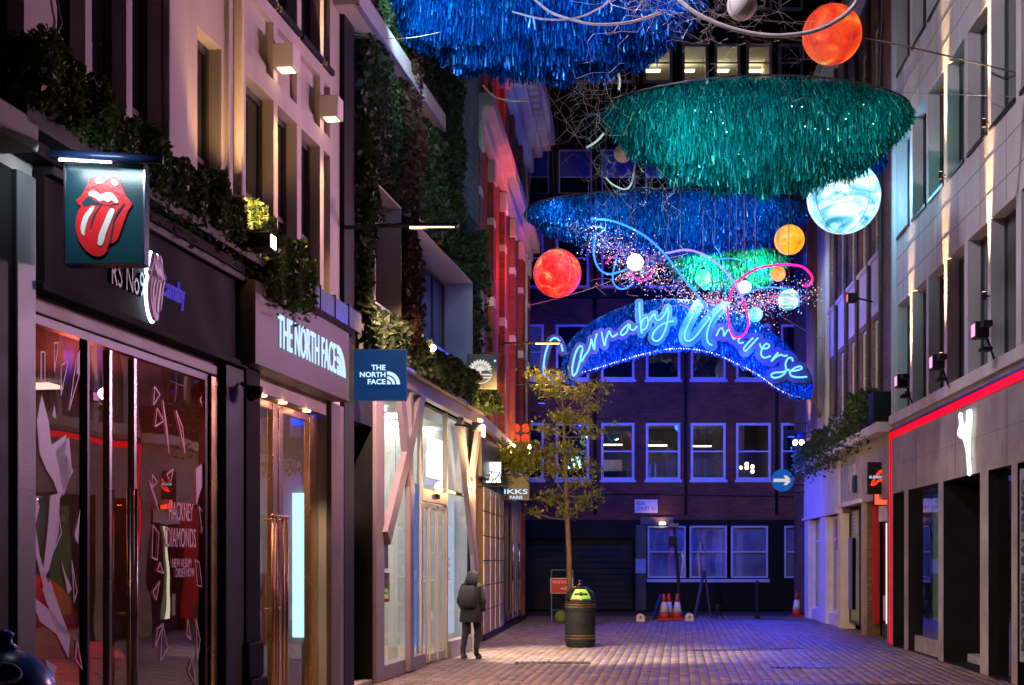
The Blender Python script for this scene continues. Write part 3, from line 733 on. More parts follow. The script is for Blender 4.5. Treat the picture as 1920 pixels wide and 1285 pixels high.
# blade sign with the tongue emblem
sb = bl.P(x(112,-.24), -.24, 0); SY = sb.y
s0 = W(120, 497, SY); s1 = W(272, 305, SY)
sg = thing('blade_sign', 'square teal blade sign with red tongue emblem under a strip light', 'sign', (s0.x, SY, s0.z), 0)
w_, h_ = s1.x-s0.x, s1.z-s0.z
BX('box', M['petrol'], sg, 0, w_, 0, .12, 0, h_, bevel=.008)
ed = MB()
for a in ((0,.012,0,h_),(w_-.012,w_,0,h_),(.012,w_-.012,0,.012),(.012,w_-.012,h_-.012,h_)): ed.box(a[0],a[1],-.008,-.001,a[2],a[3])
ed.build('edge_trim', M['steel'], sg)
tongue(sg, w_*.155, h_*.085, w_*.69, h_*.77, -.002, .012, pm('tongue_red',(.85,.02,.03),.3,var=.1), M['cone_white'], M['petrol'])
hd = MB().tube([(-.06,-.12,h_+.03),(w_*1.27,-.12,h_-.015)], .032, 12).build('lamp_hood', M['navy'], sg, smooth=True)
MB().tube([(.0,-.115,h_-.012),(w_*.64,-.115,h_-.030)], .009, 8).build('strip_lamp', M['e_tubewhite'], sg, smooth=True)
lamp('AREA', 'strip_light', (s0.x+w_*.45, SY-.42, s1.z+.02), (.75,.93,1), 7, sg, (s0.x+w_*.5, SY+.02, s0.z+.1), size=.5, sx=.05)
sd = thing('sign_side_box', 'flat black lamp box fixed behind the tongue blade sign', 'lamp box', tuple(bl.P(x(38), 0, 0)), bl.rz)
BX('box', M['black_gloss'], sd, 0, x(112)-x(38), -.05, -.008+0, zt(40,466), zt(40,335), bevel=.006)
BX('bracket', M['bronze'], sd, x(106)-x(38), x(114)-x(38), -.055, -.006, zt(110,490), zt(110,325), bevel=.004)
MB().tube([(.3,-.08,zt(70,322)),(.52,-.08,zt(95,325))], .012, 8).build('strip_lamp', M['e_tubewhite'], sd, smooth=True)
# camera dome and bracket on the pilaster
cd = thing('security_camera', 'black dome security camera on the pilaster between the two left shops', 'camera', tuple(bl.P(x(466,-.2), -.25, zt(466,735,-.2))), bl.rz)
MB().lathe([(.0,-.10),(.05,-.09),(.085,-.05),(.095,0),(.10,.015),(.10,.05),(.0,.052)], 20).build('dome', M['black_gloss'], cd, smooth=True)
MB().tube([(0,0,.04),(0,.10,.07),(0,.13,.09)], .02, 8).build('arm', M['dark_metal'], cd, smooth=True)
# lit floodlight over the hedge end
fp = bl.P(x(488,-.45), -.45, zt(488,452,-.45))
fl = thing('floodlight', 'lit amber floodlight on a bracket at the end of the hedge', 'floodlight', tuple(fp), bl.rz)
MB().prism([(-.05,-.07),(.11,-.10),(.13,.05),(-.05,.09)], -.12, .10).build('housing', M['dark_metal'], fl, bevel=.01)
lf = MB().box(-.04,.105,-.128,-.122,-.07,.05).box(.1315,.135,-.10,.08,-.08,.03).build('lens', M['e_warm'], fl)
MB().tube([(.03,.05,0),(.03,.44,-.05)], .015, 8).build('arm', M['dark_metal'], fl)
lamp('SPOT', 'flood_beam', fp+Vector((.1,-.15,.1)), (1,.55,.22), 140, fl, bl.P(x(430), 0, 6.6), size=.08, angle=110)
# up-and-down wall lights with their grazing beams
def wall_light(px, py, lab, up=True):
    xx = x(px); zz = zt(px, py)
    t = thing('wall_light', lab, 'wall light', tuple(bl.P(xx, 0, zz)), bl.rz, 'up and down lights on the stucco wall')
    BX('case', M['stucco_white'], t, -.13, .13, -.24, -.006, -.13, .13, bevel=.01)
    BX('lens', M['e_warm_soft'], t, -.09, .09, -.20, -.05, -.138, -.132)
    c = bl.P(xx, -.12, zz)
    lamp('SPOT', 'down_beam', c+Vector((0,0,-.16)), (1,.50,.18), 700, t, c+Vector((0,0,-3)), size=.02, angle=30, blend=.8)
    lamp('SPOT', 'up_beam', c+Vector((0,0,.16)), (1,.52,.20), 700, t, c+Vector((0,0,3)), size=.02, angle=30, blend=.8)
wall_light(517, 111, 'pale box wall light with amber glow, upper left of the two on stucco')
wall_light(603.5, 205, 'pale box wall light with amber glow, nearer the green wall')
# added, unseen lavender floodlight high on the stucco wall, brightening the stone building opposite
vp = bl.P(x(560), -.4, 12.4); t = thing('floodlight', 'added unseen floodlight high on the stucco wall brightening the stone building', 'floodlight', tuple(vp), bl.rz)
BX('housing', M['black'], t, -.16, .16, -.12, .12, -.12, .12, bevel=.015); BX('lens', em('e_lav',(1,.85,.9),3), t, -.13, .13, -.128, -.122, -.10, .10); MB().tube([(0,.1,0),(0,.4,-.1)], .02, 6).build('bracket', M['black'], t)
lamp('SPOT', 'added_lavender_flood', vp+Vector((.3,-.05,0)), (.90,.80,.98), 2500, t, Vector((7.4,22.5,7.6)), size=.15, angle=78, blend=.9)
# cluster of loose cable by the top left window is a part of the wall
# blue blade sign of the outdoor shop
q = bl.P(x(657), -.02, 0); NY = q.y
s0 = W(664, 750, NY); s1 = W(762, 655, NY)
sg = thing('blade_sign', 'square navy blade sign with white lettering and quarter dome emblem', 'sign', (s0.x, NY, s0.z), 0)
w_, h_ = s1.x-s0.x, s1.z-s0.z
BX('box', em('navy_lit', (.004,.045,.17), .75), sg, 0, w_, 0, .16, 0, h_, bevel=.01)
for tx, a, b_, c in [('THE',.33,.60,.585),('NORTH',.11,.60,.445),('FACE',.26,.60,.305)]:
    text(tx, M['e_letter'], sg, w_*a, h_*c, -.002, w=w_*(b_-a), h=h_*.105, depth=.01, bold=.03)
dm = MB(); halfdome(dm, w_*.63, h_*.305, w_*.25, -.012, -.002); dm.build('emblem', M['e_letter'], sg)
MB().tube([(0,.08,h_*.85),(-.12,.08,h_*.85)], .02, 8).tube([(0,.08,h_*.15),(-.12,.08,h_*.15)], .02, 8).build('bracket', M['dark_metal'], sg)

# ================================================================== LEFT: green wall building with braced shopfront
bg = FL.at(FL.X(637)); x3 = bg.X
def z3(px, py, dep=0): return bg.Z(px, py, dep)
E3 = x3(893)
r3 = bg.root('green_wall_building', 'building clad in a living plant wall above a glazed shop with slanted mauve columns', 'building')
gw = [(x3(682), x3(733), 5.28, 6.98, .5), (x3(763), x3(871), 5.28, 6.98, .5), (x3(884), x3(892), 5.28, 6.98, .4)]
shop = (x3(716), x3(891.5), 0, 4.40, .02); ent = (x3(657), x3(698), 0, 3.62, 1.2)
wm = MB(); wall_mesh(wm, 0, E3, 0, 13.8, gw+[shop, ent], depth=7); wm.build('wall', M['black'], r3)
# deep pale window surrounds
M['reflection_room_blue'] = pm('reflection_room_blue', (.10,.14,.45), .6)
M['surround'] = pm('surround', (.52,.47,.46), .6, var=.08, bump=.05)
for i, h in enumerate(gw):
    a, b_, c, d, dp_ = h; mb = MB(); o = -.16; t = .035
    mb.box(a, a+t, o, dp_-.06, c, d); mb.box(b_-t, b_, o, dp_-.06, c, d); mb.box(a+t, b_-t, o+.002, dp_-.06, d-t, d); mb.box(a+t, b_-t, o+.002, dp_-.06, c, c+t)
    mb.build('window_surround', M['surround'], r3)
    window(r3, a+t, b_-t, c+t, d-t, dp_-.12, M['dark_frame'], M['glass'] if i == 1 else M['pane'], nx=5 if i == 1 else 2, nz=1, fw=.05, bar=.07)
    if i == 1:  # made-up glowing blue room in place of the arch reflected in the glass
        room(r3, a+t, b_-t, dp_, dp_+2.5, c+t, d-t, (M['reflection_room_blue'], M['dark_room'], M['reflection_room_blue']))
        BX('reflection_panel', M['e_deepblue'], r3, a+.3, b_-1.2, dp_+1.6, dp_+1.64, c+.1, d-.35)
        for q_ in range(4): MB().tube([(a+.5+q_*.55, dp_+1.4, c+.15), (a+.62+q_*.55, dp_+1.4, c+.5), (a+.5+q_*.55, dp_+1.4, c+.8+.1*q_)], .02, 6).build('reflection_tube', M['e_cyan_neon'], r3)
    BX('edge_light', M['e_deepblue'] if 0 else pm('edge_strip%d' % i, (.25,.28,.6), .3), r3, a, b_, o-.012, o-.003, c-.02, c+.012)
for a, b_ in [(668,783),(791,832)]:
    BX('planter_ledge', M['surround'], r3, x3(a,-.3), x3(b_,-.3), -.34, -.002, 8.82, 9.08, bevel=.015)
    BX('edge_light', pm('edge_strip_u%d' % a, (.25,.28,.6), .3), r3, x3(a,-.3), x3(b_,-.3), -.345, -.30, 8.80, 8.818)
# grey slate hanging on the upper right
BX('slate_cladding', M['slate'], r3, x3(846), E3-.004, -.05, -.004, 8.3, 13.7)
# black entrance: side post, door, step
BX('post', M['black'], r3, x3(637.5), x3(656), -.06, -.002, 0, 9.6, bevel=.01)
BX('door', M['black_gloss'], r3, x3(657)+.01, x3(698), .95, 1.0, .02, 3.6)
BX('step', M['concrete'], r3, x3(657)+.01, x3(698)-.01, .0, .9, .0, .07, bevel=.01)
BX('rail', M['steel'], r3, x3(657)+.02, x3(698)-.02, .90, .93, .95, .99)
# shop frame
BX('post', M['mauve_steel'], r3, x3(699), x3(715), -.05, .06, 0, 4.42, bevel=.012)
BX('top_beam', M['mauve_steel'], r3, x3(700), E3-.01, -.13, -.003, 4.36, 4.58, bevel=.015)
BX('top_flashing', pm('flashing',(.35,.33,.4),.35,metal=.5), r3, x3(690), E3-.01, -.22, -.003, 4.585, 4.64, bevel=.006)
BX('plinth', M['mauve_steel'], r3, x3(716), x3(794), -.04, .14, 0, .22, bevel=.01)
BX('plinth', M['mauve_steel'], r3, x3(842), x3(891), -.04, .14, 0, .30, bevel=.01)
def p3(px, py): return (x3(px,-.08), z3(px, py, -.08))
cl = MB()
def brace(a, b_, w, y0=-.12, y1=-.02):
    MB().strip(p3(*a), p3(*b_), w, y0, y1).build('slanted_column', M['mauve_steel'], r3, bevel=.01)
brace((791,738), (724,1010), .27, -.125, -.020)
brace((751,740), (771,930), .26, -.120, -.025)
brace((769,905), (769,1258), .27, -.117, -.028)
brace((769,735), (771,815), .17, -.114, -.031)
brace((792,1010-268), (764,860), .23, -.111, -.034)
brace((863,788), (893,1075), .29, -.125, -.020)
brace((898,802), (884,900), .20, -.120, -.025)
brace((886,880), (890,1222), .16, -.117, -.028)
# glazing lines
def gl(a, b_, z0, z1, y=.06, m='glass', nm='pane'):
    return MB().quad((x3(a),y,z0),(x3(b_),y,z0),(x3(b_),y,z1),(x3(a),y,z1)).build(nm, M[m], r3)
gl(716, 775, .22, 4.36); gl(776, 793, .22, 4.36)
gl(796, 838, 2.93, 4.36); gl(843, 891, .30, 2.95, m='glass_frost'); gl(843, 891, 3.0, 4.36)
mm = MB()
for px in (776, 794, 841): mm.box(x3(px)-.05, x3(px)+.05, .02, .10, 0, 4.36)
mm.box(x3(794), x3(841), .015, .105, 2.72, 2.93); mm.build('mullion', M['cream_frame'], r3, bevel=.006)
BX('transom', M['dark_metal'], r3, x3(843), x3(891), .03, .09, 2.95, 3.0)
# sliding door leaves
for a, b_ in [(797,809),(811,824),(826,839)]:
    xa, xb = x3(a), x3(b_); mb = MB()
    mb.box(xa, xa+.05, .04, .09, .02, 2.7); mb.box(xb-.05, xb, .04, .09, .02, 2.7); mb.box(xa+.05, xb-.05, .042, .088, 2.62, 2.7); mb.box(xa+.05, xb-.05, .042, .088, .02, .16)
    dd = mb.build('door', M['cream_frame'], r3, bevel=.005)
    MB().quad((xa+.05,.065,.16),(xb-.05,.065,.16),(xb-.05,.065,2.62),(xa+.05,.065,2.62)).build('pane', M['glass'], dd)
MB().box(x3(820)-.10, x3(820)+.10, -.03, .01, 2.79, 2.88).build('door_sensor', M['black_gloss'], r3, bevel=.02)
# bright shop interior
room(r3, x3(717), x3(891), .16, 5.5, .012, 4.35, (M['white_room'], M['wood_floor'], M['white_room']))
for i in range(6): BX('ceiling_light', M['e_panel_shop'], r3, x3(717)+.5+i*1.3, x3(717)+.75+i*1.3, .8, 4.8, 4.28, 4.32)
BX('light_wall', M['e_bluebox'], r3, x3(777,.10), x3(792.5,.10), .12, .15, .3, 3.0)
BX('light_wall', M['e_frostbox'], r3, x3(843,.42), x3(888,.42), .42, .48, .32, 2.9)
BX('display_panel', M['red_paint'], r3, x3(718,.25), x3(731,.25), .25, .29, 1.1, 1.55)
BX('display_panel', M['red_paint'], r3, x3(718,.25), x3(728,.25), .25, .29, 1.62, 2.1)
BX('display_panel', M['white_paint'], r3, x3(718,.24), x3(727,.24), .24, .246, 1.80, 1.90)
BX('counter', M['tile_warm'], r3, x3(735,1.8), x3(752,1.8), 1.8, 2.4, .02, 1.0, bevel=.02)
for i in range(3): BX('shelf', M['cream_frame'], r3, x3(722,5.1), x3(765,5.1), 5.1, 5.45, .8+i*.75, .84+i*.75)
text('G', M['red_paint'], r3, x3(845), 1.62, .055, w=.16, h=.16, depth=.003, name='window_print'); text('O', M['red_paint'], r3, x3(845), 1.38, .055, w=.16, h=.16, depth=.003, name='window_print')
BX('lit_sign', M['e_white'], r3, x3(804,.5), x3(832,.5), .5, .55, 3.28, 3.72)
for i in range(4): BX('lit_sign', M['e_white'], r3, x3(806+7*i,.5), x3(809.5+7*i,.5), .5, .55, 3.725, 4.02)
pb = MB().ball((x3(742,.9),.9,2.75), .07, 16, 10).build('pendant_bulb', M['e_bulb'], r3, smooth=True)
MB().tube([(x3(742,.9),.9,2.82),(x3(742,.9),.9,4.3)], .006, 6).build('pendant_cord', M['black'], r3)
# living wall foliage: dense leaf stuff on the wall between the surrounds
def green(n, a, b_, z0, z1, thick=.22):
    P = np.empty((n,3)); P[:,0] = rng.uniform(a, b_, n); P[:,2] = rng.uniform(z0, z1, n)
    bump = .5+.5*np.sin(P[:,0]*2.3+np.sin(P[:,2]*1.9)*1.5)*np.sin(P[:,2]*2.9+P[:,0])
    P[:,1] = -.03 - (thick*.45+thick*.75*bump)*(1-rng.random(n)**2)
    ok = np.ones(n, bool)
    for h in gw: ok &= ~((P[:,0] > h[0]-.03) & (P[:,0] < h[1]+.03) & (P[:,2] > h[2]-.03) & (P[:,2] < h[3]+.03))
    ok &= ~((P[:,0] > x3(846)) & (P[:,2] > 8.25+.9*(P[:,0]-x3(893))/(x3(893)-x3(846))))
    return P[ok]
gp = np.vstack([green(60000, x3(664), E3+.05, 4.75, 13.0), green(5000, x3(664), E3+.1, 4.62, 5.2, .30), green(1200, x3(884), E3+.3, 4.66, 5.2, .4)])
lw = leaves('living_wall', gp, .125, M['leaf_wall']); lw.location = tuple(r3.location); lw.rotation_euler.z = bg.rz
tag(lw, 'dense dark green living plant wall around the pale window surrounds', 'plant wall', kind='stuff')
rp_ = green(5200, x3(728), x3(757), 5.0, 10.2, .34)
lr = leaves('climbing_shrub', rp_, .11, M['leaf_rust']); lr.location = tuple(r3.location); lr.rotation_euler.z = bg.rz
tag(lr, 'rust coloured climbing plants hanging down the green wall', 'climber', kind='stuff')
# bracket street lamps
def bracket_lamp(P, L, lab, lit, rz=0, ear=True):
    t = thing('bracket_lamp', lab, 'street lamp', tuple(P), rz, 'long armed lamps bracketed off the facades')
    a = MB(); a.tube([(-.15,0,0),(L*.35,0,.03),(L,0,0)], .028, 10); a.box(-.17,-.12,-.03,.03,-.22,.22); a.build('arm', M['dark_metal'], t, smooth=False)
    BX('head', M['dark_metal'], t, L*.42, L*1.02, -.07, .07, .01, .05, bevel=.012)
    BX('lens', M['e_warm'] if lit else M['e_warm_soft'], t, L*.55, L*.98, -.04, .04, -.006, .004)
    MB().lathe([(0,.05),(.045,.05),(.045,.17),(0,.175)], 14, (L*.62,0,0)).build('sensor', M['dark_metal'], t, smooth=True)
    return t
P0 = bg.P(x3(640), -.15, z3(640, 428))
lamp('SPOT', 'lamp_beam', P0+Vector((1.0,0,-.05)), (1,.57,.43), 2400, None, P0+Vector((2.6,3.0,-6)), size=.1, angle=120, blend=.7)

bracket_lamp(P0, 1.35, 'long black bracket lamp in front of the green wall', False)
# grey blade sign with tree emblem
TY = bg.P(x3(868), 0, 0).y; s0 = W(876, 729, TY); s1 = W(932, 664, TY)
sg = thing('blade_sign', 'grey square blade sign with a white round tree emblem', 'sign', (s0.x, TY, s0.z), 0)
w_, h_ = s1.x-s0.x, s1.z-s0.z
BX('box', M['sign_grey'], sg, 0, w_, 0, .15, 0, h_, bevel=.01)
tm = MB(); cx, cz, rr = w_*.44, h_*.5, w_*.40
for i in range(28):
    a0 = R(195)+R(150)*i/28; a1 = R(195)+R(150)*(i+1)/28
    tm.strip((cx+rr*math.cos(a0), cz+rr*math.sin(a0)), (cx+rr*math.cos(a1), cz+rr*math.sin(a1)), .016, -.014, -.002)
tm.box(cx-rr*.92, cx+rr*.92, -.014, -.002, cz-rr*.34, cz-rr*.22); tm.box(cx-rr*.80, cx+rr*.80, -.0135, -.002, cz-rr*.58, cz-rr*.48); tm.box(cx-.018, cx+.018, -.0145, -.002, cz-rr*.25, cz+rr*.25)
for i in range(11):
    a0 = R(8)+R(164)*i/10; e = (cx+rr*math.cos(a0), cz+rr*(.06+.94*math.sin(a0)))
    tm.strip((cx, cz+rr*.06), e, .017, -.0142-.0001*i, -.002)
    for sgn in (-1,1):
        mid = (cx+rr*.6*math.cos(a0), cz+rr*(.06+.56*math.sin(a0))); a1 = a0+sgn*R(16)
        tm.strip(mid, (cx+rr*.95*math.cos(a1), cz+rr*(.06+.9*math.sin(a1))), .014, -.0139-.0001*i, -.002)
tm.build('emblem', em('e_treemark',(1,.97,.88),.8), sg)
MB().lathe([(0,0),(.022,0),(.022,.003),(0,.003)], 10).build('registered_mark', M['e_letter'], sg, loc=(w_*.93, -.006, h_*.80)).rotation_euler.x = R(90)
lamp('SPOT', 'emblem_light', (s0.x+w_*.5, TY-.5, s1.z+.35), (1,.97,.85), 3, sg, (s0.x+w_*.5, TY, s0.z+h_*.5), size=.03, angle=70)
# amber lamp under the window and the starry lamp at the end of the braced shop
a1 = bg.P(x3(811,-.3), -.3, z3(811, 653, -.3))
t = thing('spot_lamp', 'small amber spot lamp under the big green wall window', 'lamp', tuple(a1), bg.rz)
MB().ball((0,0,0), .055, 14, 8).build('bulb', M['e_bulb'], t, smooth=True)
MB().tube([(0,.04,0),(0,.3,.02)], .012, 6).build('arm', M['dark_metal'], t)
lamp('POINT', 'bulb_light', a1+Vector((0.02,-.1,.1)), (1,.6,.2), 4, t, size=.05)
a2 = bg.P(x3(899,-.5), -.5, z3(899, 806, -.5)); STAR = a2
t = thing('floodlight', 'blazing amber floodlight at the corner of the braced shop', 'floodlight', tuple(a2), bg.rz)
BX('housing', M['dark_metal'], t, -.11, .11, -.06, .12, -.02, .13, bevel=.012)
BX('lens', em('e_star', (1,.55,.18), 160), t, -.10, .10, -.08, -.063, -.12, .08)
MB().tube([(0,.1,.05),(0,.45,.10)], .02, 8).build('arm', M['dark_metal'], t)
BX('side_lens', M['e_bulb'], t, -.02, .16, -.03, .03, .15, .19)
lamp('SPOT', 'flood_beam', a2+Vector((.06,-.18,-.05)), (1,.58,.20), 2600, t, Vector((1.4,32.5,4.2)), size=.1, angle=95, blend=.6)
lamp('SPOT', 'ground_beam', a2+Vector((.10,-.22,.05)), (1,.80,.62), 2600, t, Vector((1.2,25.6,0)), size=.06, angle=70, blend=.5)
lamp('POINT', 'wall_spill', a2+Vector((.45,2.2,-.9)), (1,.55,.2), 170, t, size=.1)

# ================================================================== LEFT: red brick building with white trim
b4 = F4; x4 = b4.X
def z4(px, py, dep=0): return b4.Z(px, py, dep)
E4 = x4(985)
r4 = b4.root('red_brick_building', 'red brick building with pale stone string course, pilasters and deep cornice', 'building')
hs = []
bw = E4/5
for i in range(5):
    for z0, z1 in [(5.2,7.1),(8.0,9.9),(11.7,13.2)]:
        hs.append((bw*i+bw*.28, bw*i+bw*.72, z0, z1))
gsh = (.9, E4-.3, 0, 3.9, .12)
wm = MB(); wall_mesh(wm, 0, E4, 0, 15.5, hs+[gsh], rev=.16, depth=8); wm.build('wall', M['brick_red'], r4)
for h in hs: window(r4, h[0]+.003, h[1]-.003, h[2]+.003, h[3]-.003, .10, M['white_paint'], M['pane'], nx=1, nz=2, fw=.05)
M['pink_stone'] = pm('pink_stone', (.58,.50,.54), .7, var=.15, scale=2, bump=.2)
BX('string_course', M['pink_stone'], r4, -.02, E4+.3, -.42, -.003, 10.95, 11.25, bevel=.03)
BX('string_course', M['pink_stone'], r4, -.02, E4+.15, -.22, -.003, 10.65, 10.945, bevel=.04)
BX('string_course', M['pink_stone'], r4, -.02, E4+.06, -.12, -.003, 4.55, 4.8, bevel=.02)
BX('cornice', M['pink_stone'], r4, E4*.35, E4+.75, -.85, -.003, 14.3, 14.75, bevel=.04)
BX('cornice', M['pink_stone'], r4, E4*.35, E4+.45, -.50, -.003, 13.85, 14.295, bevel=.06)
BX('cornice', M['pink_stone'], r4, E4*.35, E4+.25, -.25, -.003, 13.35, 13.845, bevel=.05)
for i in range(18): BX('dentil', M['pink_stone'], r4, E4*.36+i*.5, E4*.36+.24+i*.5, -.74, -.51, 14.02, 14.29)
for i in range(6):
    xx = min(bw*i, E4-.36)+.02
    BX('pilaster', M['brick_red'], r4, xx, xx+.42, -.14, -.003, 4.81, 10.6)
    BX('capital', M['pink_stone'], r4, xx-.03, xx+.45, -.19, -.002, 10.15, 10.64, bevel=.03)
    BX('stone_band', M['pink_stone'], r4, xx-.005, xx+.425, -.15, -.002, 9.2, 9.36)
    BX('stone_band', M['pink_stone'], r4, xx-.005, xx+.425, -.15, -.002, 7.4, 7.6)
    BX('pilaster', M['brick_red'], r4, xx, xx+.42, -.12, -.003, 11.26, 13.34)
MB().tube([(E4-1.0,-.1,4.85),(E4-1.0,-.1,13.2)], .05, 8).build('drainpipe', M['pink_stone'], r4, smooth=True)
BX('corner_strip', pm('lilac_render',(.42,.38,.5),.6), r4, -.01, .16, -.05, -.001, 4.3, 13.6)
# ground floor: warm tiled piers, then dark shop windows
pnl = [(906,917),(918.5,925.5),(928,934),(936,943)]
for a, b_ in pnl:
    xa, xb = x4(a), x4(b_); za = 3.35; n = 6
    for j in range(n):
        BX('tile', M['tile_warm'], r4, xa+.02, xb-.02, -.02+.012*(j % 2)*0, .06, .12+(za-.12)*j/n+.012, .12+(za-.12)*(j+1)/n-.012)
BX('pier_core', M['joint'], r4, x4(905), x4(944), .005, .12, 0, 3.5)
BX('plinth', M['black'], r4, x4(905), E4-.3, -.05, .0, 0, .115)
BX('shop_fascia', M['dark_frame'], r4, .9, E4-.3, -.08, .11, 3.5, 4.4, bevel=.01)
for a, b_ in [(946,954),(956,963),(966,972),(974,980)]:
    window(r4, x4(a), x4(b_), .15, 3.45, .05, M['brown_board'] if a < 965 else M['mauve_steel'], M['pane'], nx=1, nz=1, fw=.18)
for a in (958.5, 970): MB().tube([(x4(a),-.05,1.2),(x4(a),-.05,2.2)], .03, 8).build('door_handle', M['steel'], r4, smooth=True)
# bike-shop sign with a wire bicycle
BY = b4.P(x4(904), 0, 0).y; bp_ = W(902, 912, BY)
t = thing('bicycle_sign', 'black wire bicycle on a bracket before a glowing white panel', 'sign', tuple(bp_), 0)
s = .56/1.0
def circ(cx, cz, r, n=22): return [(cx+r*math.cos(2*math.pi*i/n), 0, cz+r*math.sin(2*math.pi*i/n)) for i in range(n)]
for cx in (.13,.43): 
    wb = MB().tube(circ(cx,.13,.115), .010, 6, closed=True)
    for k_ in range(6): a = math.pi*k_/6; wb.tube([(cx+.11*math.cos(a),0,.13+.11*math.sin(a)),(cx-.11*math.cos(a),0,.13-.11*math.sin(a))], .003, 4)
    wb.build('wheel', M['black'], t, smooth=True)
fb = MB()
for a, b_ in [((.13,.13),(.22,.30)),((.22,.30),(.40,.29)),((.40,.29),(.28,.13)),((.28,.13),(.13,.13)),((.28,.13),(.215,.31)),((.43,.13),(.395,.33))]:
    fb.tube([(a[0],0,a[1]),(b_[0],0,b_[1])], .009, 6)
fb.build('frame', M['black'], t); BX('saddle', M['black'], t, .17,.26,-.02,.02,.315,.335, bevel=.006)
MB().tube([(.395,0,.33),(.44,0,.36),(.47,0,.33)], .008, 6).build('handlebar', M['black'], t)
MB().tube([(-.05,0,.0),(.56,0,.0)], .012, 6).build('bracket', M['black'], t)
pp = W(905, 905, BY+.5); 
tg = thing('glowing_panel', 'glowing white panel sign behind the wire bicycle', 'sign', tuple(W(907, 905, BY+.8)), 0)
BX('panel', em('e_panelsign', (.85,.95,1), 2.5), tg, 0, .38, 0, .04, 0, .45)
# dark sign of the next shop
IY = b4.P(x4(940), 0, 0).y; s0 = W(943, 939, IY); s1 = W(993, 889, IY)
sg = thing('blade_sign', 'black square blade sign with white serif shop name under the tree', 'sign', (s0.x, IY, s0.z), 0)
w_, h_ = s1.x-s0.x, s1.z-s0.z
BX('box', M['sign_black'], sg, 0, w_, 0, .12, 0, h_, bevel=.01)
text('IKKS', M['e_letter'], sg, w_*.05, h_*.25, -.002, w=w_*.88, h=h_*.18, depth=.01, bold=.012)
text('PARIS', M['e_letter'], sg, w_*.26, h_*.06, -.002, w=w_*.48, h=h_*.12, depth=.01, bold=.01)
MB().tube([(0,.05,h_*.8),(-.25,.05,h_*.8)], .02, 6).build('bracket', M['dark_metal'], sg)
# four red discs sign
QY = 36.5; s0 = W(958, 831, QY)
t = thing('disc_sign', 'sign of four glowing red discs in a square by the tree', 'sign', tuple(s0), 0)
sc_ = QY/F
for i in range(2):
    for j in range(2):
        MB().lathe([(0,0),(7.7*sc_,0),(7.7*sc_,.05),(0,.05)], 28).build('disc', M['e_redsign'], t, loc=((9+18.5*i)*sc_, 0, (9+19*j)*sc_)).rotation_euler.x = R(90)
BX('backing', M['black'], t, 0, 37*sc_, .004, .06, 0, 38*sc_); MB().tube([(.0,.03,.25),(-.5,.03,.25)], .02, 6).build('bracket', M['black'], t)
# lamps on the red building
P1 = b4.P(x4(935), -.15, z4(935, 645)); bracket_lamp(P1, 1.35, 'bracket lamp with two lit amber heads beside the neon arch', True, rz=R(0))
lamp('SPOT', 'lamp_beam', P1+Vector((1.0,-.1,-.05)), (1,.58,.2), 250, None, P1+Vector((1.1,.5,-4)), size=.08, angle=120)
P2 = b4.P(x4(958), -.15, z4(958, 722)); bracket_lamp(P2, .9, 'short dark bracket lamp just above the tree top', False)
for i, (px, py) in enumerate([(962,836),(993,838),(992,850),(958,852)]):
    c = W(px, py, 35.5)
    t = thing('hanging_bulb', ['amber bulb left of the tree under the red discs','upper amber bulb in the tree leaves','lower amber bulb in the tree leaves','lowest amber bulb left of the tree'][i], 'bulb', tuple(c), 0, 'amber bulbs strung in front of the shop')
    MB().ball((0,0,0), .055, 12, 8).build('globe', M['e_bulb'], t, smooth=True)
    MB().lathe([(0,.05),(.022,.05),(.022,.11),(0,.115)], 10).build('cap', M['black'], t)
    MB().tube([(0,0,.11),(0,.05,.8)], .006, 5).build('cord', M['black'], t)
lamp('POINT', 'bulb_glow', W(975, 845, 35.2), (1,.6,.22), 130, None, size=.1)
# small bushes over the bike sign
bu = thing('hanging_basket', 'leafy basket plant above the black serif sign', 'plant', tuple(W(940, 872, 33.0)), 0)
pts = rng.normal(0, 1, (1500,3))*np.array([.42,.22,.20])+np.array([.1,0,.15]); leaves('foliage', pts, .11, M['leaf_tree'], bu)
MB().lathe([(.05,-.25),(.2,-.12),(.26,.02),(.24,.03),(.0,.0)], 14).build('basket', M['black'], bu)

# ================================================================== RIGHT: pale stone building over the sports shop
NEAR = 12.0
fr1 = FR.at(FR.X(1681)); xr = fr1.X
def zr(px, py, dep=0): return fr1.Z(px, py, dep)
L1 = (fr1.O.y - NEAR)/abs(fr1.d.y)
rr1 = fr1.root('stone_building', 'pale stone building with deep window bays above the grey sports shop at right', 'building')
op = [(1682.5,1706),(1711,1737),(1741,1770),(1776,1808),(1815,1852),(1858,1905)]
bays = [(xr(a), xr(b_)) for a, b_ in op]
wd0 = bays[-1][1]-bays[-1][0]; xx = bays[-1][1]+.25
while xx + 1.35 < L1: bays.append((xx, xx+1.3)); xx += 1.55
hs = [(a, b_, z0, z1) for a, b_ in bays for z0, z1 in [(4.72,6.95),(8.33,10.33),(11.66,13.7)]]
sh = [(1684,1705),(1713,1770),(1780,1850),(1866,1910)]
shx = [(xr(a), xr(b_), 0, 3.10, .9) for a, b_ in sh]; xx = shx[-1][1]+.3
while xx+2.2 < L1: shx.append((xx, xx+2.0, 0, 3.1, .9)); xx += 2.4
wm = MB(); wall_mesh(wm, 0, L1, 4.5, 15.5, hs, rev=.26, depth=8, sides=True); wm.build('wall', M['stone_panel'], rr1)
wm = MB(); wall_mesh(wm, .0, L1, 0, 4.498, shx, depth=7, sides=True, mr=1); 
o = wm.build('ground_floor_wall', [M['fascia_concrete'], M['black']], rr1); o.location.y = -.10
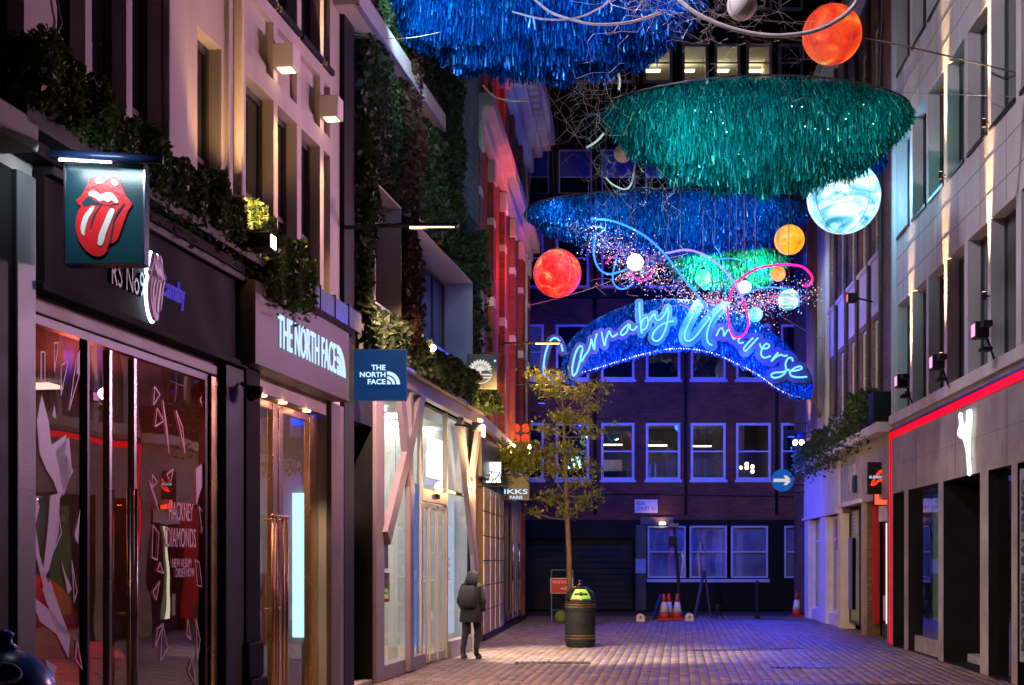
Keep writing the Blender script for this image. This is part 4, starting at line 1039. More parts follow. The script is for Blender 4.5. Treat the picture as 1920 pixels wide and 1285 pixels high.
# open joints between the stone slabs
for z_ in (7.35,7.9,10.75,11.2):
    BX('panel_joint', M['joint'], rr1, .02, L1, -.0025, .001, z_, z_+.010)
for i in range(11): BX('panel_joint', M['joint'], rr1, .7+i*1.5, .708+i*1.5, -.0022, .001, 7.0, 8.28); BX('panel_joint', M['joint'], rr1, .7+i*1.5, .708+i*1.5, -.0022, .001, 10.4, 11.6)
# board joints in the cast fascia
for i in range(5): BX('panel_joint', M['joint'], rr1, 2.4+i*3.1, 2.41+i*3.1, -.103, -.099, 3.12, 4.2)
for a in (3.66,): BX('panel_joint', M['joint'], rr1, 1.0, L1, -.1022, -.0995, a, a+.005)
for h in hs: 
    window(rr1, h[0]+.003, h[1]-.003, h[2]+.003, h[3]-.003, .20, M['dark_frame'], M['pane_blind'], nx=1, nz=1, fw=.05)
    BX('sill', M['dark_metal'] if h[2] > 5 else M['stone_panel'], rr1, h[0]+.004, h[1]-.004, -.03, .196, h[2]-.045, h[2]+.018)
BX('ledge', M['stone_panel'], rr1, .0, L1, -.16, -.003, 4.50, 4.70, bevel=.015)
BX('edge_strip', M['stone_panel'], rr1, -.16, -.002, -.08, .3, 4.5, 15.4, bevel=.01)
# red light line: along the fascia and down the end
ls = MB(); ls.box(.02, L1, -.128, -.103, 4.24, 4.36); ls.build('light_strip', M['e_red'], rr1)
BX('light_strip', M['e_red'], rr1, -.09, -.03, -.128, -.098, .02, 4.36)
BX('light_channel', M['dark_metal'], rr1, .02, L1, -.14, -.103, 4.365, 4.40)
# inside the openings
M['green_pane'] = glass('green_pane', 2.2, (.55,.72,.62), wave=.01)
for i, h in enumerate(shx):
    a, b_, c, d, dp_ = h
    if i == 1:
        room(rr1, a+.01, b_-.01, .8, 3.0, .3, 3.09, (M['grey_room'], M['white_paint'], M['grey_room']))
        BX('stall_riser', M['concrete'], rr1, a, b_, .02, .79, 0, .30)
        MB().quad((a,.04,.3),(b_,.04,.3),(b_,.04,3.1),(a,.04,3.1)).build('pane', M['glass'], rr1)
        BX('display_case', pm('case_blue',(.02,.20,.30),.3), rr1, xr(1748,.3), xr(1769,.3), .30, .42, .40, 3.02, bevel=.006)
        BX('display_light', em('e_case', (.35,.55,.22), .15), rr1, xr(1750,.29), xr(1767,.29), .29, .298, .60, 2.90)
        BX('display_card', M['white_paint'], rr1, xr(1753,.28), xr(1758,.28), .282, .288, 2.55, 2.72)
        BX('ceiling_light', M['e_panel'], rr1, a+.2, b_-.2, 1.0, 1.2, 3.03, 3.06)
    else:
        BX('door', M['black_gloss'], rr1, a+.003, b_-.003, .72, .78, .03, 3.097)
        fm_ = MB(); nl = 2 if b_-a > 1.2 else 1
        for q_ in range(nl+1): xx_ = a+.02+(b_-a-.09)*q_/nl; fm_.box(xx_, xx_+.05, .66, .715, .03, 2.5)
        fm_.box(a+.005, b_-.005, .655, .717, 2.5, 2.58); fm_.build('door_frame', M['grey_paint'], rr1)
        for q_ in range(nl): xx_ = a+.02+(b_-a-.09)*(q_+.5)/nl; MB().tube([(xx_,.60,.8),(xx_,.60,1.7)], .014, 6).build('door_handle', M['steel'], rr1, smooth=True)
        if i != 2: MB().quad((a,.05,.02),(b_,.05,.02),(b_,.05,3.1),(a,.05,3.1)).build('pane', M['green_pane'], rr1)
        if i in (2,3): BX('step', M['concrete'], rr1, a+.01, b_-.01, .30, .70, .0, .14, bevel=.012)
# poster panel with vertical lettering
pa = xr(1912,-.14); BX('poster_panel', pm('poster_white',(.30,.33,.38),.5), rr1, pa, pa+.62, -.14, -.105, .35, 3.0)
tt = text('FOREVER.PALERMO', pm('poster_ink',(.02,.02,.05),.5), rr1, 0, 0, 0, w=2.35, h=.24, depth=.004, name='lettering', bold=.03)
tt.rotation_euler = (0, R(-90), 0); tt.location = (pa+.33, -.143, .5)
# leaping cat emblem
def pr(px, py): return (xr(px,-.16), zr(px, py, -.16))
cat = [(1797,778),(1800,773),(1804,775),(1805,786),(1808,797),(1810,800),(1812,785),(1812,771),(1817,767),(1822,768),(1823,785),(1822,800),(1820,815),(1819,840),(1820,865),(1822,889),(1818,893),(1814,890),(1813,868),(1811,845),(1808,832),(1805,823),(1800,822),(1796,817),(1795,808),(1798,802),(1799,792)]
MB().prism([pr(*p) for p in cat], -.165, -.155).build('emblem', M['e_puma'], rr1)
for k_,(a, b_) in enumerate([(1800,790),(1817,790),(1816,860)]): BX('emblem_stud', M['steel'], rr1, pr(a,b_)[0]-.01, pr(a,b_)[0]+.01, -.154, -.10, pr(a,b_)[1]-.01, pr(a,b_)[1]+.01)
# blade sign of the sports shop
PY = fr1.P(xr(1690), 0, 0).y; s0 = W(1682, 904, PY); s1 = W(1708, 851, PY)
sg = thing('blade_sign', 'small square black blade sign with a white leaping cat at right', 'sign', (s0.x, PY, s0.z), 0)
w_, h_ = s1.x-s0.x, s1.z-s0.z
BX('box', M['sign_black'], sg, 0, w_, 0, .18, 0, h_, bevel=.01)
cx0 = 1795; MB().prism([(w_*(.18+.5*(px-1795)/28), h_*(.86-.72*(py-767)/126)) for px, py in cat], -.012, -.002).build('emblem', M['e_letter'], sg)
BX('side_light', em('e_side',(1,.95,.8),1.2), sg, w_+.001, w_+.006, .03, .15, .05, h_-.05)
# black floodlights clamped on the ledge, aimed over the street
for i,(px,py,lab) in enumerate([(1690,715,'black twin floodlight on the ledge nearest the red corner line'),(1757,680,'black twin floodlight on the ledge, middle of three'),(1838,620,'black twin floodlight on the ledge nearest the right edge')]):
    P = fr1.P(xr(px,-.35), -.35, zr(px, py, -.35))
    t = thing('floodlight', lab, 'floodlight', tuple(P), fr1.rz, 'black floodlights on the stone ledge')
    BX('housing', M['black'], t, -.13, .13, -.10, .10, -.12, .12, bevel=.015)
    BX('lens', em('e_flood%d' % i, (.95,.35,.75), 1.5), t, -.10, .10, -.106, -.101, -.09, .09)
    BX('gear_box', M['black'], t, .16, .40, -.05, .08, .0, .09, bevel=.01)
    MB().tube([(0,.09,-.1),(0,.2,-.42),(0,.33,-.5)], .018, 6).tube([(.13,0,.03),(.17,0,.04)], .02, 6).build('bracket', M['black'], t)
    BX('hood', M['black'], t, .10, .34, -.06, .10, -.34, -.28, bevel=.02)
    tg_ = bl.P(x([590,420,170][i]), 0, [8.4,7.6,6.0][i])
    lamp('SPOT', 'pink_flood', P + Vector((-.3,0,.05)), (1.0,.50,.76), [1350,1250,2100][i], t, tg_, size=.12, angle=[52,52,84][i], blend=1.0)
# amber uplights grazing the thin piers
for i,(px, z0) in enumerate([(1708.5,5.05),(1773,5.35),(1855,5.85),(1773,8.5),(1855,8.5)]):
    xx = xr(px); t = thing('up_light', ['slim amber up light on the first stone pier','slim amber up light on the third stone pier','slim amber up light on the fifth stone pier','slim amber up light on the upper third pier','slim amber up light on the upper fifth pier'][i], 'up light', tuple(fr1.P(xx, 0, z0)), fr1.rz, 'amber up lights on the stone piers')
    MB().tube([(0,-.08,-.12),(0,-.08,.0)], .035, 12).tube([(0,-.08,-.06),(0,.0,-.06)], .012, 6).build('can', M['black'], t)
    MB().lathe([(0,.002),(.026,.002),(.026,.005),(0,.005)], 12, (0,-.08,0)).build('lens', M['e_warm_soft'], t)
    c = fr1.P(xx, -.08, z0+.02)
    lamp('SPOT', 'up_beam', c, (1,.58,.26), 9000, t, c+Vector((0,0,4)), size=.015, angle=19, blend=.9)

# ================================================================== RIGHT: brown brick building with small shops
fr2 = FR.at(0); xb = fr2.X
def zb(px, py, dep=0): return fr2.Z(px, py, dep)
E2 = xb(1679)
rr2 = fr2.root('brown_brick_building', 'brown brick terrace with tall sash windows over three small shops', 'building')
cols = [(1558.5,1567),(1574,1586),(1594,1607),(1614,1630),(1636.5,1653)]
hs = [(xb(a), xb(b_), z0, z1) for a, b_ in cols for z0, z1 in [(4.9,7.1),(8.42,10.7),(11.8,13.6)]]
spx = [(xb(a), xb(b_)) for a, b_ in cols]
s_sh = [(.25, xb(1578), 0, 3.0, .3), (xb(1582), xb(1619), 0, 3.05, .3), (xb(1626), xb(1668), 0, 3.05, .3)]
wm = MB(); wall_mesh(wm, 0, E2-.18, 0, 15.2, hs+s_sh, rev=.14, depth=8); wm.build('wall', M['brick_brown'], rr2)
for h in hs: window(rr2, h[0]+.003, h[1]-.003, h[2]+.003, h[3]-.003, .06, M['white_paint'], M['pane'], nx=2, nz=4, fw=.07, bar=.025)
for a, b_ in spx:
    for z0, z1 in [(7.2,8.38),(10.8,11.75)]:
        BX('spandrel', M['stucco_white'], rr2, a-.02, b_+.02, -.03, -.002, z0, z1, bevel=.008)
        BX('spandrel_panel', M['stucco_white'], rr2, a+.18, b_-.18, -.045, -.031, z0+.2, z1-.25, bevel=.012)
        BX('sill', M['stucco_white'], rr2, a-.08, b_+.08, -.10, -.003, z1+.0, z1+.09, bevel=.01)
for a in (1570.5,1590,1610.5,1633,1656): MB().tube([(xb(a),-.06,4.6),(xb(a),-.06,15)], .045, 8).build('drainpipe', M['brown_board'], rr2, smooth=True)
BX('pilaster', M['stucco_white'], rr2, xb(1540), xb(1556), -.12, -.002, 4.63, 14.58, bevel=.02)
BX('cornice', M['stucco_white'], rr2, -.05, E2-.2, -.4, -.003, 14.6, 15.1, bevel=.04)
# ledge with plant boxes
BX('ledge', M['stucco_white'], rr2, -.05, E2-.19, -.36, -.003, 4.40, 4.62, bevel=.015)
BX('corner_block', M['black'], rr2, E2-.75, E2-.19, -.42, -.003, 4.63, 5.25, bevel=.02)
# shop one: white
BX('shop_fascia', M['white_paint'], rr2, .02, xb(1580), -.10, -.003, 3.02, 4.39, bevel=.012)
BX('cornice', M['white_paint'], rr2, .0, xb(1581), -.16, -.003, 2.94, 3.018, bevel=.01)
for a, b_ in [(1514,1521),(1543,1554),(1577,1583)]: BX('pilaster', M['white_paint'], rr2, max(.01, xb(a)), xb(b_), -.09, .29, 0, 2.935, bevel=.01)
for a, b_ in [(1521,1543),(1554,1577)]:
    window(rr2, xb(a)+.01, xb(b_)-.01, .30, 2.93, .10, M['white_paint'], M['pane'], nx=3, nz=2, fw=.08, bar=.06, split=(.78,))
    BX('stall_riser', M['white_paint'], rr2, xb(a)+.005, xb(b_)-.005, .0, .28, 0, .295)
BX('poster', pm('magenta_poster',(.35,.02,.2),.5), rr2, xb(1562), xb(1574), .085, .095, 2.0, 2.85)
# shop two: blue posters, dark door
BX('shop_fascia', pm('grey_fascia',(.42,.40,.42),.5), rr2, xb(1582), xb(1621), -.08, -.003, 3.18, 4.39, bevel=.01)
BX('cornice', M['white_paint'], rr2, xb(1582), xb(1622), -.15, -.003, 3.07, 3.175, bevel=.012)
text('AUB', pm('sign_lav',(.55,.52,.62),.4), rr2, xb(1591,-.08), 3.42, -.083, w=xb(1606,-.08)-xb(1591,-.08), h=.62, depth=.03)
BX('sign_plate', M['navy'], rr2, xb(1609), xb(1614), -.14, -.085, 3.35, 3.75)
window(rr2, xb(1582)+.01, xb(1602), .15, 3.0, .12, M['dark_frame'], M['pane'], nx=1, nz=1, fw=.08)
BX('poster', M['blue_paint'], rr2, xb(1583), xb(1590), .10, .112, .5, 2.3); BX('poster', pm('cream_print',(.5,.48,.5),.5), rr2, xb(1590.5), xb(1601), .10, .112, 2.35, 2.95)
for i in range(6): BX('poster_stripe', M['blue_paint'], rr2, xb(1591), xb(1594), .094, .099, 2.38+i*.095, 2.42+i*.095)
BX('door', M['dark_frame'], rr2, xb(1603), xb(1619)-.01, .18, .24, .03, 3.0, bevel=.01)
BX('light_tube', em('e_doortube',(1,.82,.55),.9), rr2, xb(1605), xb(1607), .14, .17, .6, 2.45)
# shop three: black with a red return
BX('shop_fascia', pm('mauve_fascia',(.40,.36,.36),.6,var=.2), rr2, xb(1622.5), E2-.19, -.07, -.003, 3.07, 4.39, bevel=.008)
BX('pier', M['fascia_concrete'], rr2, xb(1619.5), xb(1625.5), -.06, .29, 0, 3.06, bevel=.008)
BX('pier', M['fascia_concrete'], rr2, xb(1668.5), E2-.19, -.06, .29, 0, 3.06, bevel=.008)
BX('return_panel', M['red_paint'], rr2, xb(1627), xb(1636), .10, .16, .3, 3.0)
BX('door', M['black_gloss'], rr2, xb(1637), xb(1668)-.01, .20, .26, .03, 3.02)
BX('light_tube', em('e_doortube2',(1,.88,.66),1.6), rr2, xb(1648), xb(1650.5), .15, .18, .35, 2.55)
BX('notice', M['white_paint'], rr2, xb(1640), xb(1644), .185, .195, .4, .95)
BX('notice', M['white_paint'], rr2, xb(1637.5), xb(1660), .12, .135, 2.6, 2.95)
# plant boxes on the ledge
for i,(a, b_, lab) in enumerate([(1516,1548,'low trailing plant box on the ledge at the far corner'),(1550,1585,'bushy plant box on the ledge over the white shop'),(1587,1620,'plant box with pale flowers on the brick ledge'),(1622,1655,'tall dark planting beside the black corner block')]):
    xa, xb_ = max(.02, xb(a)), xb(b_)
    t = thing('plant_box', lab, 'plant box', tuple(fr2.P(xa, -.2, 4.62)), fr2.rz, 'plant boxes on the brick ledge'); Lb = xb_-xa
    BX('trough', M['black'], t, .03, Lb-.03, -.14, .14, .003, .22, bevel=.01)
    n = 2600; P = hedge_pts(n, 0, Lb, -.24, .16, .1, [.42,.55,.55,.8][i], .25)
    m_ = rng.random(n) < (.35 if i < 2 else .2); P[m_,2] -= rng.random(m_.sum())*.7; P[m_,1] -= .12
    leaves('foliage', P, .10, M['leaf_hedge'], t)
    if i == 2:
        Q = hedge_pts(260, .2, Lb-.2, -.26, -.1, .25, .6, .2); leaves('flowers', Q, .10, M['flower'], t)
# black display sign of shop three
GY = fr2.P(xb(1655), 0, 0).y; s0 = W(1622, 928, GY); s1 = W(1657, 868, GY)
sg = thing('blade_sign', 'black blade sign with red swirl emblem beside the red light line', 'sign', (s0.x, GY-.25, s0.z), 0)
w_, h_ = s1.x-s0.x, s1.z-s0.z
BX('box', M['sign_black'], sg, 0, w_, 0, .10, 0, h_, bevel=.008)
def gs(pts): return [(w_*(a-612)/340, h_*(960-b_)/580) for a, b_ in pts]
sw_ = M['e_redsign']
mb = MB(); pts = gs([(750,620),(770,580),(820,530),(865,520),(855,570),(800,610),(765,622)])
mb.prism(pts, -.012, -.002); mb.build('emblem', sw_, sg)
mb = MB(); mb.prism(gs([(660,800),(680,730),(720,680),(740,690),(712,740),(705,770),(780,710),(860,680),(900,682),(890,712),(800,740),(760,785),(700,810)]), -.012, -.002); mb.build('emblem', sw_, sg)
text('G-SHOCK', M['e_letter'], sg, w_*.06, h_*.49, -.013, w=w_*.84, h=h_*.085, depth=.004, bold=.02)
MB().tube([(w_,.05,h_*.62),(w_+.14,.05,h_*.62)], .025, 6).tube([(w_,.05,h_*.45),(w_+.14,.05,h_*.45)], .025, 6).build('bracket', M['bronze'], sg)
s0 = W(1635, 947, GY+.3); s1 = W(1659, 928, GY+.3)
t = thing('led_display', 'small glowing red display hung below the swirl blade sign', 'display', (s0.x, GY+.1, s0.z), 0)
BX('case', M['black'], t, 0, s1.x-s0.x, 0, .12, -.02, s1.z-s0.z+.01); BX('screen', M['e_redscreen'], t, .01, s1.x-s0.x-.01, -.006, -.001, 0, s1.z-s0.z)
BX('arm', M['black'], t, .05, .09, .03, .07, s1.z-s0.z+.011, s1.z-s0.z+.18)
# round blue arrow sign on a bracket at the far corner
AY = 42.2; c = W(1467, 901, AY); ra = 21*AY/F
t = thing('arrow_sign', 'round blue traffic sign with a white arrow pointing right', 'traffic sign', tuple(c), 0)
MB().lathe([(0,0),(ra,0),(ra,.02),(0,.02)], 40).build('disc', em('sign_blue',(.02,.20,.85),.45,(.02,.18,.62)), t, smooth=False).rotation_euler.x = R(90)
k_ = ra/21
MB().prism([(-17*k_,-3*k_),(5*k_,-3*k_),(2*k_,-9*k_),(8*k_,-9*k_),(17*k_,0),(8*k_,9*k_),(2*k_,9*k_),(5*k_,3*k_),(-17*k_,3*k_)], -.032, -.021).build('arrow', em('arrow_white',(1,1,1),.6), t)
MB().tube([(0,.03,-ra*.4),(ra*2.5,.03,-ra*.4)], .02, 6).tube([(0,.03,-ra*1.05),(ra*2.5,.03,-ra*1.05)], .02, 6).build('bracket', M['dark_metal'], t)
# corner lamp with blue hood and warm bulbs
c = W(1497, 832, 42.5)
t = thing('corner_lamp', 'lamp with blue domed hood and two warm bulbs at the far shop corner', 'lamp', tuple(c), 0)
MB().lathe([(.0,.36),(.12,.33),(.2,.24),(.22,.12),(.0,.11)], 18).build('hood', M['blue_paint'], t, smooth=True)
for dx in (-.1,.1): MB().ball((dx,0,.03), .075, 12, 8).build('bulb', M['e_bulb'], t, smooth=True)
MB().tube([(.1,.0,.3),(.5,0,.35)], .02, 6).build('arm', M['dark_metal'], t)

# ================================================================== FAR: brick building across the end of the street
ff = FF; S_ = 48.0/F
def xf(px): return (px-960)*S_ + 2.0
def zf(py): return H + (HZ-py)*S_
rf = ff.root('end_building', 'dark brick office block closing the street with rows of blue lit sash windows', 'building')
XL, XR_ = -6.0, xf(1640)
cols = [(957,1020),(1042,1105),(1127,1190),(1211,1276),(1295,1361),(1380,1446),(1464,1528)]
rows = [(793,900),(608,712),(428,540)]
hs = [(xf(a), xf(b_), zf(q), zf(p)) for p, q in rows for a, b_ in cols]
gh = [(xf(985), xf(1188), 0, zf(1010), .5), (xf(1214), xf(1440), zf(1084), zf(986), .1), (xf(1470), xf(1540), zf(1084), zf(986), .1)]
up = [(xf(a), xf(b_), zf(360), zf(276)) for a, b_ in [(978,1030),(1048,1111),(1129,1192),(1211,1276),(1295,1361),(1380,1446),(1464,1528)]]
ZT = zf(415)
wm = MB(); wall_mesh(wm, XL, XR_, zf(975), ZT, hs, rev=.12, depth=10); wm.build('wall', M['brick_far'], rf)
wm = MB(); wall_mesh(wm, XL, XR_, 0, zf(975)-.003, gh, rev=.12, depth=9); o = wm.build('ground_floor_wall', pm('black_tile', (.006,.006,.006), .6, spec=.15), rf); o.location.y = -.04
BX('ledge', M['black'], rf, XL, XR_, -.25, -.003, zf(560), zf(545), bevel=.01)
M['bluelit_frame'] = pm('bluelit_frame', (.46,.50,.68), .4, var=.08, bump=.03)  # pale frames; the blue light falling on them is mixed into the colour
lit = {2:1,3:1,4:1,5:1}
for k_, h in enumerate(hs):
    r_, c_ = divmod(k_, 7); isl_ = (r_ == 0 and c_ in (2,3,4,5))
    window(rf, h[0]+.003, h[1]-.003, h[2]+.003, h[3]-.003, .03, M['bluelit_frame'], M['glass_strong'] if isl_ else M['pane'], nx=1, nz=2, fw=.085, bar=.05)
    BX('sill', M['bluelit_frame'], rf, h[0]-.05, h[1]+.05, -.07, -.002, h[2]-.09, h[2]-.001, bevel=.01)
# blinds at different heights, a waste pipe and cable runs on the end wall
for k_, h in enumerate(hs):
    if k_ in (7,9,10,12,14,16,17,20): 
        f_ = (.35,.6,.25,.8)[k_ % 4]; BX('blind', pm('roller_blind%d' % k_, [(.30,.30,.34),(.22,.2,.2),(.38,.36,.33)][k_ % 3], .7), rf, h[0]+.095, h[1]-.095, .045, .052, h[3]-.09-(h[3]-h[2]-.18)*f_, h[3]-.09)
for px in (1116,1285,1455): MB().tube([(xf(px),-.09,zf(965)),(xf(px),-.09,zf(420))], .05, 8).build('drainpipe', M['black'], rf, smooth=True)
MB().tube([(xf(1000),-.03,zf(930)),(xf(1180),-.03,zf(927)),(xf(1500),-.03,zf(932))], .018, 5).build('cable_run', M['black'], rf)
# lit offices behind the first floor: one lit room with desks and lamps
a, b_ = hs[1][0]-.2, hs[5][1]+.2
room(rf, a, b_, .14, 4.5, zf(930), zf(785), (M['grey_room'], M['dark_room'], M['grey_room']))
for i, px in enumerate((1150,1240,1330)):
    BX('office_light', M['e_office'], rf, xf(px)-.5, xf(px)+.5, 2.4+.3*i, 2.55+.3*i, zf(846)-.1+.5, zf(846)-.06+.5)
BX('office_shelf', pm('office_cream',(.65,.60,.42),.6), rf, xf(1112), xf(1180), 3.2, 3.6, zf(925), zf(850))
BX('office_desk', M['black'], rf, xf(1135), xf(1178), 1.0, 1.6, zf(925), zf(880))
BX('office_desk', M['brown_board'], rf, xf(1300), xf(1356), 1.2, 1.8, zf(925), zf(888))
for px, py in [(1411,866),(1411,873),(1422,871),(1422,880)]: MB().ball((xf(px),1.2,zf(py)), .07, 10, 8).build('office_bulb', em('e_ob%d%d' % (px,py),(1,.7,.35),12), rf, smooth=True)
for px in (1222,1232): MB().tube([(xf(px),1.0,zf(925)),(xf(px)+.05,1.0,zf(866))], .04, 6).build('office_stand', M['cream_frame'], rf)
# ground floor: roller door, blue lit sash bank
mb = MB()
for i in range(12): mb.box(gh[0][0], gh[0][1], .32, .36+.012*(i % 2), .02+i*(gh[0][3]-.02)/12, .02+(i+1)*(gh[0][3]-.02)/12-.015)
mb.build('roller_door', M['black'], rf)
M['curtain'] = pm('curtain', (.26,.28,.48), .6, var=.5, scale=.9, bump=.5, bscale=3)  # blue light on the curtains is tinted into their colour
for a, b_ in [(1214,1286),(1293,1363),(1371,1440)]:
    w = window(rf, xf(a)+.004, xf(b_)-.004, zf(1084)+.003, zf(986)-.003, -.02, M['bluelit_frame'], M['glass_strong'], nx=1, nz=2, fw=.06, bar=.05)
    MB().quad((xf(a),.12,zf(1084)),(xf(b_),.12,zf(1084)),(xf(b_),.12,zf(986)),(xf(a),.12,zf(986))).build('curtain', M['curtain'], w)
w = window(rf, xf(1470)+.004, xf(1540), zf(1084)+.003, zf(986)-.003, -.02, M['bluelit_frame'], M['glass_strong'], nx=1, nz=2, fw=.06, bar=.05)
MB().quad((xf(1470),.12,zf(1084)),(xf(1540),.12,zf(1084)),(xf(1540),.12,zf(986)),(xf(1470),.12,zf(986))).build('curtain', M['curtain'], w)
BX('sill', M['bluelit_frame'], rf, xf(1212), xf(1442), -.14, -.045, zf(1092), zf(1086), bevel=.01)
BX('door_panel', M['dark_frame'], rf, xf(1192), xf(1211), -.08, -.043, 0, zf(985))
BX('notice', pm('notice_blue',(.35,.38,.6),.5), rf, xf(1191), xf(1210), -.095, -.082, zf(1075), zf(1048))
BX('lintel_board', M['brown_board'], rf, xf(1200), xf(1262), -.12, -.043, zf(984), zf(970))
BX('street_lamp_lens', M['e_bulb'], rf, xf(1236), xf(1246), -.16, -.125, zf(984), zf(980))
lamp('SPOT', 'lintel_light', (W(1241,981,47.6)), (1,.55,.2), 10, rf, W(1241,900,47.95), size=.05, angle=150)
# street name plate
sp_ = thing('street_name_plate', 'white street name plate on the dark brick end wall', 'street sign', tuple(W(1190, 962, 47.93)), 0)
BX('plate', M['white_paint'], sp_, 0, 43*S_, 0, .03, 0, 25*S_, bevel=.006)
ink = pm('plate_ink',(.02,.02,.03),.5); inkr = pm('plate_red',(.5,.02,.02),.5)
text('BEAK', ink, sp_, 4*S_, 14.5*S_, -.003, h=7*S_, w=16*S_, depth=.004); text('STREET', ink, sp_, 4*S_, 4.5*S_, -.003, h=7*S_, w=24*S_, depth=.004); text('W1', inkr, sp_, 31*S_, 4.5*S_, -.003, h=7*S_, w=8*S_, depth=.004)
# set-back upper storeys: dark cladding with blue blinds, then the lit glass floor
SB = .25
uw = MB(); wall_mesh(uw, XL, XR_, ZT-.5, zf(-150), [(h[0],h[1],h[2],h[3]) for h in up] + [(xf(a), xf(b_), zf(152), zf(78)) for a, b_ in [(1010,1060),(1075,1125),(1140,1190),(1207,1262),(1280,1330),(1341,1390),(1401,1450),(1462,1508)]] +
          [(xf(a), xf(b_), zf(15), zf(-60)) for a, b_ in [(1280,1330),(1341,1390),(1401,1450),(1462,1508)]], rev=.15, depth=8)
o = uw.build('upper_wall', M['black'], rf); o.location.y = SB
M['blind'] = pm('blind', (.06,.10,.42), .6, var=.08, bump=.05)
for h in up:
    w = window(rf, h[0], h[1], h[2], h[3], SB+.06, M['bluelit_frame'], M['pane'], nx=1, nz=2, fw=.05, split=(.38,))
    BX('blind', M['blind'], w, h[0]+.06, h[1]-.06, SB+.05, SB+.058, h[2]+(h[3]-h[2])*.40, h[3]-.06)
for i, (a, b_) in enumerate([(1010,1060),(1075,1125),(1140,1190),(1207,1262),(1280,1330),(1341,1390),(1401,1450),(1462,1508)]):
    l_ = i in (3,4,5,6)
    window(rf, xf(a), xf(b_), zf(152), zf(78), SB-.05, M['bluelit_frame'], M['glass'] if l_ else M['pane'], nx=1, nz=2, fw=.10, bar=.05, split=(.52,))
for a, b_ in [(1280,1330),(1341,1390),(1401,1450),(1462,1508)]: window(rf, xf(a), xf(b_), zf(15), zf(-60), SB-.05, M['bluelit_frame'], M['pane'], nx=1, nz=1, fw=.10)
BX('cladding_band', pm('cladding',(.05,.055,.07),.4), rf, XL, XR_, SB-.12, SB-.004, zf(72), zf(56))
room(rf, xf(1200), xf(1455), SB+.16, SB+5.0, zf(160), zf(70), (pm('office_wall',(.70,.62,.42),.7), M['grey_room'], M['white_room']))
for i in range(4): BX('office_light', em('e_top%d' % i,(1,.80,.45),5), rf, xf(1215)+i*1.25, xf(1215)+i*1.25+.7, SB+2.2, SB+2.5, zf(84), zf(83))
for px in (1296,1376): MB().ball((xf(px),SB+1.4,zf(131)), .12, 12, 8, sq=(1.4,1,.6)).build('office_bulb', em('e_pb%d' % px,(1,.85,.55),10), rf, smooth=True)
# white stucco house at the right end, across the side street
fw_ = Fac(((1512-960)/F*45.5, 45.5), (1,0))
rw = fw_.root('corner_house', 'white stucco house washed in blue light behind the right end of the arch', 'building')
q = 45.5/F
wm = MB(); wall_mesh(wm, 0, 60*q, 0, 17, [(10*q,22*q,5,7.2),(10*q,22*q,8.4,10.6)], depth=2, rev=.1); wm.build('wall', M['brick_brown'], rw)
for z0, z1 in [(5,7.2),(8.4,10.6)]: window(rw, 10*q+.003, 22*q-.003, z0+.003, z1-.003, .05, M['bluelit_frame'], M['pane'], nx=1, nz=2)
BX('pilaster', M['stucco_white'], rw, 0, 6*q, -.15, -.003, 0, 16, bevel=.02); BX('pilaster', M['stucco_white'], rw, 24*q, 34*q, -.2, -.003, 0, 16, bevel=.02)
BX('cornice', M['stucco_white'], rw, -.1, 40*q, -.45, -.003, 11.4, 11.75, bevel=.03); BX('cornice', M['stucco_white'], rw, -.1, 40*q, -.3, -.003, 4.2, 4.5, bevel=.03)
MB().tube([(20*q,-.2,0),(20*q,-.2,16)], .06, 8).build('drainpipe', M['bluelit_frame'], rw, smooth=True)

